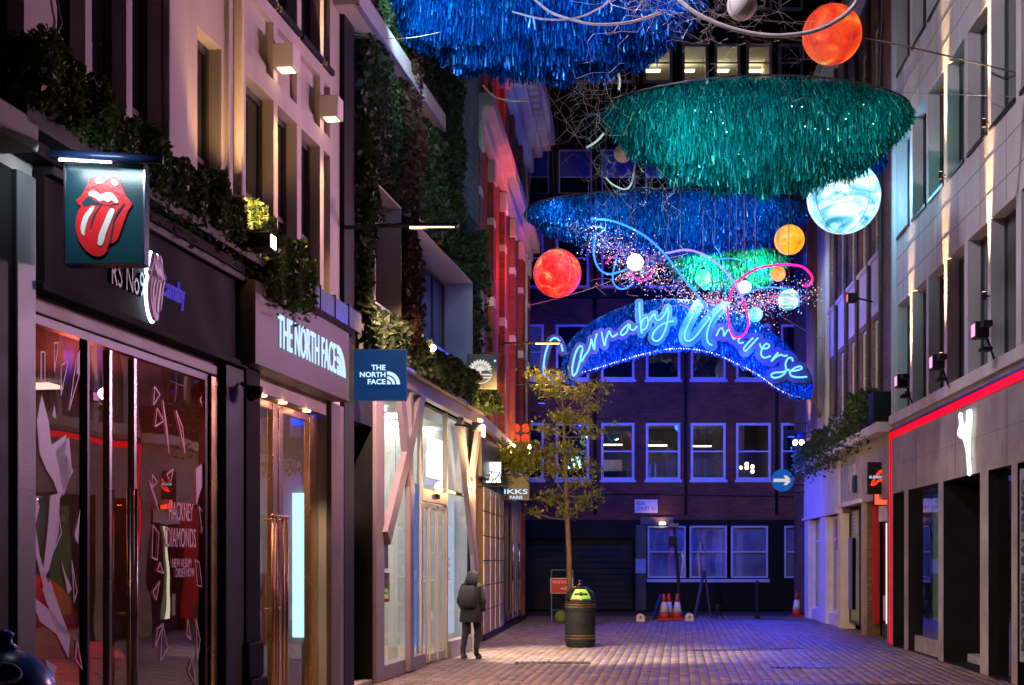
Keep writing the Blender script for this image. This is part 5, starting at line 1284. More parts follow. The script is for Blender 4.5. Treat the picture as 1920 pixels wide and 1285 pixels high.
# ================================================================== hanging installation
def cloud(lab, cx, top, bot, half, Y, mat, n, depth=None, sl=(.3,.55), tilt=0, lights=(), gam=.55, wstrip=.008, spark=None):
    """oval hoop with rings of foil fringe: a shallow bowl of hanging strips"""
    a = half*Y/F; b_ = depth or a*.45; D = (bot-top)*Y/F; c = W(cx, top, Y-b_); c.x = (cx-960)/F*Y; c.y = Y; D -= .0
    t = thing('tinsel_cloud', lab, 'tinsel decoration', tuple(c), 0, 'foil fringe clouds over the street')
    ring = [(a*math.cos(2*math.pi*i/48), b_*math.sin(2*math.pi*i/48), tilt*math.cos(2*math.pi*i/48)+.10*D*math.sin(2*math.pi*i/48)**2) for i in range(48)]
    fr = MB().tube(ring, .02, 6, closed=True)
    for k_ in range(-3,4):
        yy = b_*k_/4; xx = a*math.sqrt(1-(k_/4)**2); fr.tube([(-xx,yy,-tilt*xx/a),(0,yy,-.25*D),(xx,yy,tilt*xx/a)], .012, 5)
    fr.build('hoop_frame', M['dark_metal'], t)
    r = np.sqrt(rng.random(n)); r = np.where(rng.random(n) < .25, 1-.04*rng.random(n), r); th = rng.random(n)*2*np.pi
    wob = 1+.07*np.sin(th*5+1)+.05*np.sin(th*11)+.10*np.sin(r*21+th*3)
    X = a*r*np.cos(th); Yy = b_*r*np.sin(th)
    ln = rng.uniform(sl[0], sl[1], n)*(.32+.68*(1-np.minimum(r,1)**4))
    z0 = .10*D*(1-(r*np.cos(th))**2) + tilt*np.cos(th)*r - np.maximum(0, (D-sl[1]*.8))*(1-np.minimum(r,1)**2)**gam*wob
    # upper curtain rows fill the side of the bowl
    side = rng.random(n) < .5
    z0 = np.where(side, z0*rng.random(n)**.5, z0)
    ang = rng.random(n)*np.pi; w = wstrip*(.6+.8*rng.random(n)); dx = np.cos(ang)*w; dy = np.sin(ang)*w
    sw = rng.normal(0,.05,(n,2)); tw = rng.normal(0,.5,n); dx2 = np.cos(ang+tw)*w; dy2 = np.sin(ang+tw)*w
    V = np.empty((n,6,3))
    def put(k_, px, py, pz): V[:,k_,0] = px; V[:,k_,1] = py; V[:,k_,2] = pz
    put(0, X-dx, Yy-dy, z0); put(1, X+dx, Yy+dy, z0)
    put(2, X+sw[:,0]*.6-dx, Yy+sw[:,1]*.6-dy, z0-ln*.5); put(3, X+sw[:,0]*.6+dx, Yy+sw[:,1]*.6+dy, z0-ln*.5)
    put(4, X+sw[:,0]-dx2, Yy+sw[:,1]-dy2, z0-ln); put(5, X+sw[:,0]+dx2, Yy+sw[:,1]+dy2, z0-ln)
    q = np.array([(0,1,3,2),(2,3,5,4)]); Fq = (np.arange(n)[:,None,None]*6+q[None]).reshape(-1,4)
    idx_mesh('fringe', V.reshape(-1,3), Fq, mat, t, 'stuff')
    if spark:
        k_ = 140; r = np.sqrt(rng.random(k_)); th = rng.random(k_)*2*np.pi
        mb = MB()
        for i in range(k_):
            p = (a*r[i]*math.cos(th[i]), b_*r[i]*math.sin(th[i]), -(D-.2)*(1-r[i]**2)**gam*random.random()-.15)
            octa(mb, p, .014)
        mb.build('fairy_lights', M[spark], t)['kind'] = 'stuff'
    for (lx, ly, lz, col, pw) in lights:
        lamp('SPOT', 'cloud_lamp', c+Vector((lx*a, ly*b_, lz)), col, pw*1.0, t, c+Vector((lx*a*.9, 0, -D*.35)), size=.12, angle=125, blend=.8)
    w = MB()
    for sx in (-.8,.8): MB().tube([(a*sx,0,0),(a*sx*1.1,0,6)], .008, 4).build('suspension_wire', M['wire'], t)
    return t
def octa(mb, p, r, m=0):
    x_, y_, z_ = p
    mb.add([(x_+r,y_,z_),(x_-r,y_,z_),(x_,y_+r,z_),(x_,y_-r,z_),(x_,y_,z_+r),(x_,y_,z_-r)], [(0,2,4),(2,1,4),(1,3,4),(3,0,4),(2,0,5),(1,2,5),(3,1,5),(0,3,5)], m)
CY = (.55,.85,1)
cloud('big royal blue fringe cloud at the top left of the street', 1020, -100, 76, 300, 20, M['tinsel_blue'], 70000, depth=1.2, lights=[(-.75,-1.1,-1.0,CY,190),(-.3,-1.6,-1.2,CY,190),(.3,-1.6,-1.1,(.4,.6,1),200),(-.3,-2.5,-2.6,(.25,.4,1),120),(.8,-1.0,-.5,(.4,.6,1),90)], gam=.5)
cloud('teal green fringe cloud hanging in front of the white globe', 1420, 158, 318, 284, 24, M['tinsel_teal'], 76000, depth=1.2, lights=[(-.6,-1.4,-1.2,(.55,1,1),260),(-.15,-1.7,-1.4,(.5,.95,.95),170),(-.3,-2.6,-2.6,(.4,.85,1),120),(.45,-1.6,-1.2,(.4,.95,.9),80),(.8,-1.2,-.6,(.4,1,.9),35)], gam=.62, spark='e_spark_t')
cloud('bright blue fringe cloud behind the teal one', 1250, 362, 446, 262, 34, M['tinsel_mid'], 60000, depth=1.4, lights=[(-.5,-1.5,-.9,(.3,.65,1),250),(.1,-1.8,-1.1,(.3,.65,1),260),(.6,-1.6,-.7,(.25,.5,1),200),(-.85,-1.0,-.4,(.3,.65,1),100)], spark='e_spark_b', wstrip=.011)
cloud('small dark blue fringe cloud behind the big white globe', 1608, 285, 330, 52, 29, M['tinsel_blue'], 2600, lights=[(0,-1.2,-.5,(.4,.6,1),40)])
cloud('small emerald fringe cloud among the neon loops', 1365, 468, 535, 112, 36.5, M['tinsel_green'], 16000, lights=[(-.5,-1.6,-.7,(.7,1,.9),420),(.4,-1.7,-.7,(.7,1,.9),380)], spark='e_spark_t', wstrip=.014)

def globe(name, lab, px, py, r, Y, mat, cage=True):
    c = W(px, py, Y); rr = r*Y/F
    t = thing('globe_lantern', lab, 'globe lantern', tuple(c), 0, 'planet globes over the street')
    MB().ball((0,0,0), rr, 40, 24).build('globe', mat, t, smooth=True)
    if r > 25:
        for a_ in (.5, 2.1):
            MB().tube([(rr*1.001*math.cos(q)*math.cos(a_), rr*1.001*math.cos(q)*math.sin(a_), rr*1.001*math.sin(q)) for q in [2*math.pi*i/40 for i in range(40)]], .006, 4, closed=True).build('seam', M['wire_pale'], t)
    MB().lathe([(0,rr*.995),(.05,rr*.99),(.05,rr+.05),(0,rr+.06)], 12).build('cap', M['dark_metal'], t)
    MB().tube([(0,0,rr+.05),(0,0,rr+5)], .006, 4).build('suspension_wire', M['wire'], t)
    return t
def globe_lamp(px, py, Y, off, col, pw):
    lamp('POINT', 'globe_glow', W(px, py, Y)+Vector(off), col, pw, None, size=.3)
globe_lamp(1582, 370, 28, (.75,-.55,0), (.20,.62,1), 90)
globe_lamp(1045, 513, 34, (-.62,-.3,0), (1,.03,.05), 120)
globe('g', 'flame orange planet globe at the top right', 1560, 65, 55, 22, planet_mat('p_orange', [(.50,.008,.0),(.85,.03,.0),(.95,.09,.005),(1,.42,.06)], 1.0, 2.2, dist=.6))
globe('g', 'big icy white and blue planet globe under the teal cloud', 1582, 370, 68, 28, planet_mat('p_ice', [(.02,.30,.50),(.30,.75,.92),(.80,.95,1),(.95,1,1)], 1.35, 1.6, band=2.2, dist=1.2))
globe('g', 'mottled red planet globe at the left of the arch', 1045, 513, 45, 34, planet_mat('p_red', [(.50,.0,.008),(.85,.008,.012),(1,.07,.035),(1,.45,.18)], 1.25, 3.6, dist=.8))
globe('g', 'amber yellow planet globe above the pink neon', 1480, 450, 28, 33, planet_mat('p_amber', [(.75,.18,.0),(1,.40,.0),(1,.52,.02),(1,.60,.06)], 1.15, 3.0))
pale = pm('paper_white', (.75,.68,.62), .6, var=.1)
globe('g', 'unlit pale globe cut by the top edge', 1391, 10, 28, 18.5, pale)
globe('g', 'small unlit pale globe by the left tip of the teal cloud', 1168, 288, 17, 27, pale)
globe('g', 'small dazzling white globe over a pink neon cup', 1191, 492, 15.5, 32.4, em('e_glb0', (1,.85,1), 4))
globe('g', 'small striped green globe in front of the emerald fringe', 1318, 521, 15, 32.6, planet_mat('p_green', [(.0,.55,.25),(.05,.95,.5),(.5,1,.75)], 1.6, 3.0, band=4))
globe('g', 'small pale pink globe between the neon loops', 1396, 539, 12.5, 32.6, planet_mat('p_pink', [(.8,.45,.7),(1,.75,.85),(1,.9,.95)], 1.7, 5))
globe('g', 'small orange globe inside the pink neon loop', 1459, 514, 14, 32.6, planet_mat('p_or2', [(.8,.12,.02),(1,.30,.03),(1,.5,.1)], 1.4, 3))
globe('g', 'small turquoise globe touching the neon word', 1416, 590, 14, 32.4, planet_mat('p_turq', [(.02,.45,.75),(.1,.72,.9),(.4,.95,1)], 1.3, 3, band=3))
globe('g', 'small swirled white and teal globe at the right end of the loops', 1479, 562, 20, 32.6, planet_mat('p_swirl', [(.02,.22,.35),(.15,.6,.7),(.75,1,1),(.95,1,1)], 1.2, 1.8, band=4, dist=1.5))

# neon loops
def neon(lab, pts, mat, Y=32.2, r=.022, dz=.2):
    P = [W(a, b_, Y+dz*math.sin(i*.9)) for i, (a, b_) in enumerate(pts)]
    o0 = P[0]; Q = smooth_path([p-o0 for p in P], 6)
    t = thing('neon_loop', lab, 'neon tube', tuple(o0), 0, 'loose neon loops above the arch')
    MB().tube(Q, r, 8).build('tube', mat, t, smooth=True)
    MB().tube([Q[0], Q[0]+Vector((.02,.03,3.5))], .005, 4).build('suspension_wire', M['wire'], t)
neon('cyan neon hook at the left end of the loops', [(1117,438),(1113,470),(1118,495),(1130,510),(1147,514),(1175,505)], M['e_cyan_neon'])
neon('small blue neon cup below the dazzling white globe', [(1157,477),(1150,510),(1150,530),(1160,541),(1172,541),(1185,533)], M['e_cyan_neon'], r=.018)
neon('pink neon cup under the dazzling white globe', [(1180,508),(1188,520),(1202,527),(1215,522),(1225,508),(1227,500)], M['e_pink_neon'], r=.018, dz=.1)
neon('long blue neon sweep falling to the capital U', [(1108,410),(1150,415),(1200,437),(1240,470),(1280,520),(1320,570),(1335,595)], M['e_cyan_neon'], Y=32.0, r=.024)
neon('violet neon arc from the emerald cloud', [(1250,475),(1290,469),(1330,484),(1370,520),(1393,562)], M['e_violet_neon'], Y=31.8, r=.024)
neon('magenta neon loop hanging over the word', [(1393,562),(1403,600),(1401,618),(1392,630),(1380,633),(1371,624),(1366,600),(1364,575)], M['e_pink_neon'], Y=32.0, r=.022, dz=.05)
neon('wide pink neon loop around the orange globe', [(1367,562),(1375,540),(1390,522),(1420,504),(1460,497),(1500,499),(1518,512),(1523,525),(1515,536),(1505,536)], M['e_pink_neon'], Y=32.3, r=.026)
neon('blue neon arc running to the swirled globe', [(1380,560),(1400,550),(1440,539),(1480,545),(1497,560),(1497,575)], M['e_cyan_neon'], Y=32.4, r=.02)
neon('thin pale blue neon string by the emerald cloud', [(1340,462),(1352,480),(1358,510),(1361,560)], M['e_cyan_neon'], r=.012)
neon('faint blue neon bow across the emerald cloud', [(1275,508),(1310,492),(1370,485),(1420,500),(1450,530)], M['e_cyan_neon'], r=.012)
neon('short red neon stroke by the blue cup', [(1135,495),(1145,485),(1155,478)], M['e_pink_neon'], r=.012)
# clouds of fairy lights
def fairy(lab, n, pts, sig, Y, mats):
    c = W(*pts[0], Y); t = thing('fairy_light_cluster', lab, 'fairy lights', tuple(c), 0, 'fairy light clusters around the neon'); 
    mb = MB()
    for i in range(n):
        k_ = random.random()*(len(pts)-1); j = int(k_); f = k_-j
        a = Vector(pts[j])*(1-f)+Vector(pts[j+1])*f
        p = W(a.x+random.gauss(0,sig), a.y+random.gauss(0,sig*.6), Y+random.gauss(0,.4))-c
        octa(mb, p, random.choice((.006,.009,.014)), random.randrange(len(mats)))
    mb.build('bulbs', [M[m_] for m_ in mats], t)['kind'] = 'stuff'
    wb = MB()
    for i in range(16):
        k_ = random.random()*(len(pts)-1); j = int(k_); f = k_-j; a = Vector(pts[j])*(1-f)+Vector(pts[j+1])*f
        p = W(a.x, a.y, Y)-c; q = [p]
        for s_ in range(4): q.append(q[-1]+Vector((random.uniform(-.4,.4),random.uniform(-.3,.3),random.uniform(-.25,.25))))
        wb.tube(q, .005, 4)
    wb.build('wires', M['wire_pale'], t)['kind'] = 'stuff'
fairy('sparkling lights spilling from the left neon hook to the emerald cloud', 1100, [(1110,420),(1140,470),(1190,480),(1240,520),(1290,560)], 26, 32.2, ['e_spark_w','e_spark_b','e_spark_b','e_spark_b','e_spark_p'])
fairy('sparkling lights between the pink loop and the word', 1500, [(1310,560),(1380,570),(1440,570),(1490,545)], 26, 32.6, ['e_spark_b','e_spark_b','e_spark_b','e_spark_w','e_spark_p'])
fairy('sparkling lights around the cup under the white globe', 220, [(1165,520),(1190,520),(1230,500)], 14, 32.2, ['e_spark_p','e_spark_b','e_spark_w'])

# the arch with its two neon words
AYY = 37.0; a0 = W(1290, 735, AYY)
ar = thing('neon_arch', 'blue arch over the street carrying the pale blue neon script name', 'arch sign', tuple(a0), 0)
def AP(px, py, dy=0): p = W(px, py, AYY)-a0; return (p.x, dy, p.z)
outer = [(1052,700),(1060,655),(1085,622),(1130,592),(1185,570),(1240,561),(1300,563),(1360,577),(1420,603),(1470,643),(1508,683),(1522,712),(1520,738)]
inner = [(1076,722),(1084,702),(1120,690),(1170,674),(1222,660),(1270,653),(1330,660),(1380,681),(1420,702),(1455,727),(1482,741),(1502,744),(1517,741)]
oo = smooth_path([(a, b_, 0) for a, b_ in outer], 5); ii = smooth_path([(a, b_, 0) for a, b_ in inner], 5)
ab = MB(); n = len(oo)
for i in range(n-1):
    q = [oo[i], oo[i+1], ii[i+1], ii[i]]
    fr_ = [AP(p.x, p.y, 0) for p in q]; bk = [AP(p.x, p.y, .18) for p in q]
    ab.add(fr_+bk, [(3,2,1,0),(4,5,6,7),(0,1,5,4),(2,3,7,6)])
ab.build('arch_panel', M['blue_paint'], ar)
# short foil fringe over the front of the arch
nS = 17000; k_ = rng.random(nS)*(n-1); j = k_.astype(int); f = (k_-j)[:,None]
OO = np.array([[p.x,p.y] for p in oo]); II = np.array([[p.x,p.y] for p in ii])
o_ = OO[j]*(1-f)+OO[j+1]*f; i_ = II[j]*(1-f)+II[j+1]*f; g_ = rng.random(nS)[:,None]; pp = o_*(1-g_)+i_*g_
s_ = AYY/F; X_ = (pp[:,0]-960)*s_-a0.x; Z_ = H+(HZ-pp[:,1])*s_-a0.z; Y_ = -.01-.05*rng.random(nS)
w = .018; ln = rng.uniform(.06,.13,nS); ang = rng.uniform(-.9,.9,nS)
V = np.empty((nS,4,3)); dx = np.cos(ang)*w; dy = np.sin(ang)*w
for q_,(sx,sz) in enumerate([(-1,0),(1,0),(1,-1),(-1,-1)]):
    V[:,q_,0] = X_+sx*dx; V[:,q_,1] = Y_+sx*dy-(.02 if sz else 0); V[:,q_,2] = Z_+sz*ln
np_mesh('fringe', V.reshape(-1,3), 4, M['tinsel_mid'], ar, 'stuff')
rim = MB()
for i in range(150):
    p = ii[min(int(i*(n-1)/150), n-1)]; q = ii[min(int(i*(n-1)/150)+1, n-1)]; f_ = (i*(n-1)/150) % 1
    octa(rim, AP(p.x*(1-f_)+q.x*f_, p.y*(1-f_)+q.y*f_+1, -.05), .022)
rim.build('rim_lights', M['e_spark_w'], ar)['kind'] = 'stuff'
def z1(p): return (980+p[0]/4.283, 420+p[1]/4.283)
def z2(p): return (1250+p[0]/4.017, 430+p[1]/4.017)
letters = [('C',z1,[(320,1030),(308,980),(285,938),(250,925),(215,955),(190,1020),(172,1100),(168,1180),(185,1240),(225,1262),(275,1250)]),
 ('a',z1,[(480,1000),(455,990),(425,1040),(405,1110),(395,1180),(405,1225),(430,1200),(455,1120),(480,1010),(462,1080),(470,1110),(500,1060)]),
 ('r',z1,[(500,1060),(525,1025),(545,960),(548,932),(560,975),(572,1018),(578,950),(592,890)]),
 ('n',z1,[(630,876),(640,930),(655,985),(668,925),(690,870),(702,895),(720,915),(760,890)]),
 ('a',z1,[(850,812),(815,840),(785,878),(795,903),(830,875),(855,815),(860,850),(885,862),(915,830)]),
 ('b',z1,[(932,640),(934,720),(940,800),(953,888),(945,850),(958,785),(990,760),(1002,795),(985,845),(950,868)]),
 ('y',z1,[(1002,795),(1030,755),(1052,732),(1060,765),(1085,785),(1125,750),(1160,682),(1160,760),(1140,860),(1095,938),(1052,946),(1036,912),(1065,855),(1130,808),(1205,790)]),
 ('U',z2,[(235,575),(190,660),(150,740),(128,800),(135,842),(165,850),(215,812),(270,740),(340,660),(430,590),(370,640),(320,720),(297,800),(305,860),(337,882)]),
 ('n',z2,[(365,812),(398,755),(420,772),(425,812),(455,765),(478,792),(495,832),(522,822)]),
 ('i',z2,[(547,822),(532,845),(545,866),(572,858)]),
 ('v',z2,[(642,825),(600,870),(573,905),(585,926),(625,885),(680,825)]),
 ('e',z2,[(692,868),(705,900),(745,905),(765,885),(740,870),(712,905),(702,950),(728,975),(775,962)]),
 ('r',z2,[(832,935),(800,970),(780,1002),(812,972),(850,953),(875,962),(900,958)]),
 ('s',z2,[(942,1002),(932,978),(905,980),(886,1020),(890,1070),(862,1108),(805,1126),(778,1110),(800,1088),(865,1082),(912,1062)]),
 ('e',z2,[(912,1075),(960,1072),(1005,1058),(998,1040),(955,1052),(920,1082),(932,1112),(985,1122),(1047,1118)])]
for k_,(ch, fn, pts) in enumerate(letters):
    P = smooth_path([AP(*fn(p), -.17) for p in pts], 6)
    lt = MB().tube(P, .024, 8).build('neon_letter', M['e_blue_neon'], ar, smooth=True)
    bk = MB(); w = .155 if fn is z2 else .12
    hw = []
    yb = -.085-.0012*k_
    m_ = len(P)
    for i in range(0, m_, 2):
        p = P[i]; bk.add([(p.x+w*math.cos(R(30*q)), yb-.0001*i, p.z+w*math.sin(R(30*q))) for q in range(12)], [tuple(range(11,-1,-1))])
    bk.build('acrylic_backing', M['acrylic_teal'] if k_ in (5,6,7) else M['acrylic'], lt)
# ties from the arch to the facades
MB().tube([AP(1520,735,.1), AP(1560,770,1.5)], .05, 6).tube([AP(1060,690,.1), AP(1000,690,1.0)], .04, 6).build('tie_bar', M['bronze'], ar)
for px, py, pw in [(1140,640,50),(1290,615,240),(1420,655,130)]:
    lamp('POINT', 'arch_glow', W(px, py, AYY-.8), (.015,.06,1), pw*1.4, ar, size=.25)
    lamp('SPOT', 'arch_back_glow', W(px, py+30, AYY+2.2), (.012,.045,1), pw*9, ar, W(px*.9+130, 730, 48), size=.25, angle=104, blend=.7)
# blue floods on the two corners at the street end
for i,(P_, tg_, lab) in enumerate([(fr2.P(.2,-.5,5.6), (6.0,35.5,0), 'black floodlight throwing blue light from the brick terrace corner'), (b4.P(E4-.2,-.5,6.5), (8.5,41.5,2.0), 'black floodlight throwing blue light from the red brick corner')]):
    P_ = Vector(P_)
    t = thing('floodlight', lab, 'floodlight', tuple(P_), 0, 'blue floodlights at the street end')
    BX('housing', M['black'], t, -.12, .12, -.1, .1, -.1, .1, bevel=.015); BX('lens', em('e_bf%d' % i,(.05,.1,1),3), t, -.09, .09, -.08, .08, -.108, -.102)
    MB().tube([(0,.0,.1),(0,.0,.3),((-.5,.5)[1-i],0,.32)], .015, 6).build('bracket', M['black'], t)
    lamp('SPOT', 'blue_flood', P_+Vector((0,0,-.15)), (.015,.04,1), 5000, t, tg_, size=.15, angle=66, blend=.7)

rp0 = fr2.P(xb(1640), -.5, 7.6); t = thing('floodlight', 'small added floodlight with red lens on the brown brick terrace', 'floodlight', tuple(rp0), fr2.rz)  # fixture added to redden the red brick facade opposite
BX('housing', M['black'], t, -.12, .12, -.1, .1, -.1, .1, bevel=.015); BX('lens', em('e_rf',(1,.1,.15),1.5), t, -.09, .09, -.108, -.102, -.08, .08); MB().tube([(0,.1,0),(0,.5,-.1)], .02, 6).build('bracket', M['black'], t)
lamp('SPOT', 'added_red_flood', rp0+Vector((-.25,0,0)), (1,.12,.20), 3600, t, b4.P(E4*.55,0,11.2), size=.15, angle=72, blend=.9)
u0 = fr2.P(.55, -.45, 5.2); t = thing('up_light', 'small amber up light washing the cream corner pilaster', 'up light', tuple(u0), fr2.rz)
MB().tube([(0,0,-.15),(0,0,0)], .05, 12).tube([(0,0,-.1),(0,.3,-.1)], .015, 6).build('can', M['black'], t); MB().lathe([(0,.002),(.04,.002),(.04,.006),(0,.006)], 12).build('lens', M['e_warm_soft'], t)
lamp('SPOT', 'up_beam', u0+Vector((0,0,.02)), (1,.55,.22), 420, t, fr2.P(.55,-.1,9.5), size=.03, angle=60, blend=.9)
# white hoops hung among the clouds
def hoop(lab, pts, Y, r):
    P = smooth_path([W(a, b_, Y)-W(*pts[0], Y) for a, b_ in pts], 8)
    t = thing('hoop', lab, 'hoop', tuple(W(*pts[0], Y)), 0, 'pale hoops hung among the clouds')
    MB().tube(P, r, 8).build('tube', M['hoop'], t, smooth=True)
    MB().tube([P[0], P[0]+Vector((0,0,3))], .005, 4).build('suspension_wire', M['wire'], t)
hoop('widest pale hoop, sagging below the top edge and over the orange globe', [(1265,-8),(1310,28),(1380,56),(1450,67),(1520,60),(1570,38),(1600,12),(1612,-15)], 18.5, .03)
hoop('long thin pale hoop across the big blue cloud', [(998,-5),(1030,22),(1075,38),(1120,46),(1180,42),(1240,24)], 17.8, .018)
hoop('pale hoop at the top of the big blue cloud, curving upward', [(960,22),(1020,36),(1080,34),(1130,12),(1160,-15)], 17.5, .012)
hoop('short hoop end at the lower left of the big blue cloud', [(945,150),(968,158),(995,152),(1010,142),(1018,130)], 21, .022)
hoop('short hoop end sticking out of the big blue cloud near the centre', [(1046,157),(1051,150),(1055,138),(1056,125)], 21, .016)
hoop('short upright hoop end left of the teal cloud', [(1160,168),(1162,155),(1160,138),(1159,120)], 23, .02)
hoop('short slanting hoop at the left tip of the teal cloud', [(1099,277),(1112,270),(1124,260),(1132,250)], 24, .02)
hoop('curved hoop hanging under the small pale globe', [(1135,333),(1150,347),(1170,355),(1182,348),(1188,325),(1192,295)], 25, .016)
hoop('teal tinted hoop by the red brick cornice', [(905,160),(925,180),(955,189),(995,190)], 26, .016)
# branching wire sculptures
def twigs(lab, cx, cy, Y, n, sx, sy):
    c = W(cx, cy, Y); t = thing('wire_branches', lab, 'wire branches', tuple(c), 0, 'branching wire sculptures')
    mb = MB()
    for i in range(n):
        p = Vector((random.gauss(0,sx)*Y/F, random.gauss(0,.35), random.gauss(0,sy)*Y/F)); a = random.uniform(0,6.28)
        for s_ in range(5):
            d = Vector((math.cos(a), random.uniform(-.3,.3), math.sin(a)))*random.uniform(.12,.3); mb.tube([p, p+d], .0022, 3)
            e = Vector((-d.z, d.y, d.x))*random.uniform(.3,.7)*random.choice((-1,1)); mb.tube([p+d, p+d+e], .002, 3)
            p = p+d; a += random.choice((-1,1))*random.uniform(.2,1.2)
    mb.build('branches', M['twig_wire'], t)['kind'] = 'stuff'
twigs('tangle of pale wire branches left of the teal cloud', 1100, 190, 23.5, 38, 28, 38)
twigs('wire branches hanging below the teal cloud tip', 1190, 320, 24.5, 22, 20, 22)
twigs('wire branches across the top in front of the glass storey', 1400, 25, 19.0, 36, 70, 22)
twigs('wire branches over the right half of the big blue cloud', 1230, 15, 18.0, 26, 40, 25)
# cables
def cable(lab, pts, r, mat):
    P = [Vector(p) for p in pts]; Q = smooth_path([p-P[0] for p in P], 8)
    t = MB().tube(Q, r, 6).build('cable', mat, smooth=True); t.location = P[0]
    tag(t, lab, 'cable', 'cables strung over the street')
cable('thick black cable from the orange globe to the right edge', [W(1400,35,22), W(1540,50,22), W(1620,70,22), W(1720,92,21.5), W(1830,118,21), W(1960,150,20)], .014, M['wire'])
cable('thin cable between the right stone wall and the teal cloud', [W(1620,165,24), W(1720,175,23.5), W(1960,183,19)], .005, M['wire_pale'])
cable('thin cable in front of the dark upper office storey', [W(995,130,30), W(1070,240,30), W(1150,370,30)], .008, M['wire_pale'])
cable('thin slack cable by the red brick cornice', [W(1022,130,28), W(1005,250,28), W(985,420,28)], .006, M['wire_pale'])
cable('thin cable from the green wall to the big blue cloud', [W(640,62,18.4), W(760,72,19), W(900,45,20), W(1060,30,20)], .005, M['wire_pale'])
cable('thin cable in front of the red globe', [W(985,575,34), W(1080,550,34), W(1160,520,34), W(1240,470,34)], .006, M['wire_pale'])
cable('thin cable from the arch end to the cream pilaster', [W(1460,590,36), W(1510,620,37), W(1562,645,38)], .008, M['wire_pale'])
cable('loose dark cable hanging on the top left pier', [bl.P(x(98),-.02,zt(98,-20)), bl.P(x(103),-.03,zt(103,20)), bl.P(x(108),-.03,zt(108,45)), bl.P(x(103),-.02,zt(103,60)), bl.P(x(112),-.02,zt(112,75))], .010, M['wire'])

# ================================================================== street things
def litter_bin(P, lab, body, dome, panelcol=True, group='domed litter bins'):
    t = thing('litter_bin', lab, 'litter bin', tuple(P), 0, group)
    MB().lathe([(.0,0),(.27,0),(.29,.02),(.30,.10),(.305,.12),(.305,.72),(.315,.74),(.315,.90),(.30,.92),(.0,.92)], 36).build('body', body, t, smooth=False)
    for z in (.17,.225,.80,.845):
        r_ = .3065 if z < .7 else .3165
        MB().lathe([(r_-.01,z),(r_+.004,z),(r_+.004,z+.018),(r_-.01,z+.018)], 36).build('gold_band', M['gold'], t)
    pr_ = [(.0,.93)]+[(.305,.925)]+[(.30*math.cos(R(a)), .95+.29*math.sin(R(a))) for a in range(10,86,8)]+[(.02,1.245)]
    MB().lathe(pr_, 36).build('dome', dome, t, smooth=True)
    MB().lathe([(.07,1.235),(.08,1.25),(.05,1.27),(.045,1.30),(.06,1.32),(.03,1.345),(.0,1.35)], 16).build('finial', dome, t, smooth=True)
    if panelcol:
        # bowed opening panel facing the street
        def cyl(a, z, r_): return (r_*math.sin(R(a)), -r_*math.cos(R(a)), z)
        mb = MB(); prof = [(.945,.312),(1.0,.308),(1.06,.290),(1.12,.258),(1.165,.225)]
        for i in range(len(prof)-1):
            for a in range(-42,42,7):
                s0_ = 1-.35*i/4; s1_ = 1-.35*(i+1)/4
                mb.quad(cyl(a*s0_,prof[i][0],prof[i][1]), cyl((a+7)*s0_,prof[i][0],prof[i][1]), cyl((a+7)*s1_,prof[i+1][0],prof[i+1][1]), cyl(a*s1_,prof[i+1][0],prof[i+1][1]))
        mb.build('opening_panel', M['lime'], t)
        mb = MB()
        for a in range(-28,28,7): mb.quad(cyl(a,1.045,.300),cyl(a+7,1.045,.300),cyl((a+7)*.95,1.085,.284),cyl(a*.95,1.085,.284))
        mb.quad(cyl(-6,1.03,.306),cyl(6,1.03,.306),cyl(6,1.105,.277),cyl(-6,1.105,.277)); mb.build('slot', M['black'], t)
        for a0_, mt in ((-40,'red_paint'),(2,'blue_paint')):
            mb = MB()
            for a in range(a0_, a0_+36, 6): mb.quad(cyl(a,.950,.3165),cyl(a+6,.950,.3165),cyl(a+6,.975,.3145),cyl(a,.975,.3145))
            mb.build('label_strip', M[mt], t)
        MB().lathe([(0,0),(.085,0),(.085,.012),(.0,.02)], 24).build('crest', M['dark_metal'], t, loc=(0,-.304,.52)).rotation_euler.x = R(90)
    return t
p = G(1088, 1213)
litter_bin(p, 'black domed litter bin with gold bands and a lime green opening', M['black'], M['black_gloss'])
bb = litter_bin(Vector((-2.93, 8.0, 0)), 'domed bin with blue reflected light in its colour and a white oval ring at the bottom left corner', M['blue_paint'], pm('bin_bluelit',(.03,.13,.55),.25,var=.2,bump=.02), panelcol=False)  # the blue reflection on this bin is put into its paint colour
ov = MB(); pts = []
for i in range(28):
    a = 2*math.pi*i/28; u = .10*math.cos(a); v = .062*math.sin(a)
    A_ = R(20)+u/.28; E_ = R(34)+v/.29
    pts.append((.305*math.cos(E_)*math.sin(A_), -.305*math.cos(E_)*math.cos(A_), .95+.296*math.sin(E_)))
ov.tube(pts, .009, 6, closed=True); ov.build('oval_ring', M['cone_white'], bb, smooth=True)

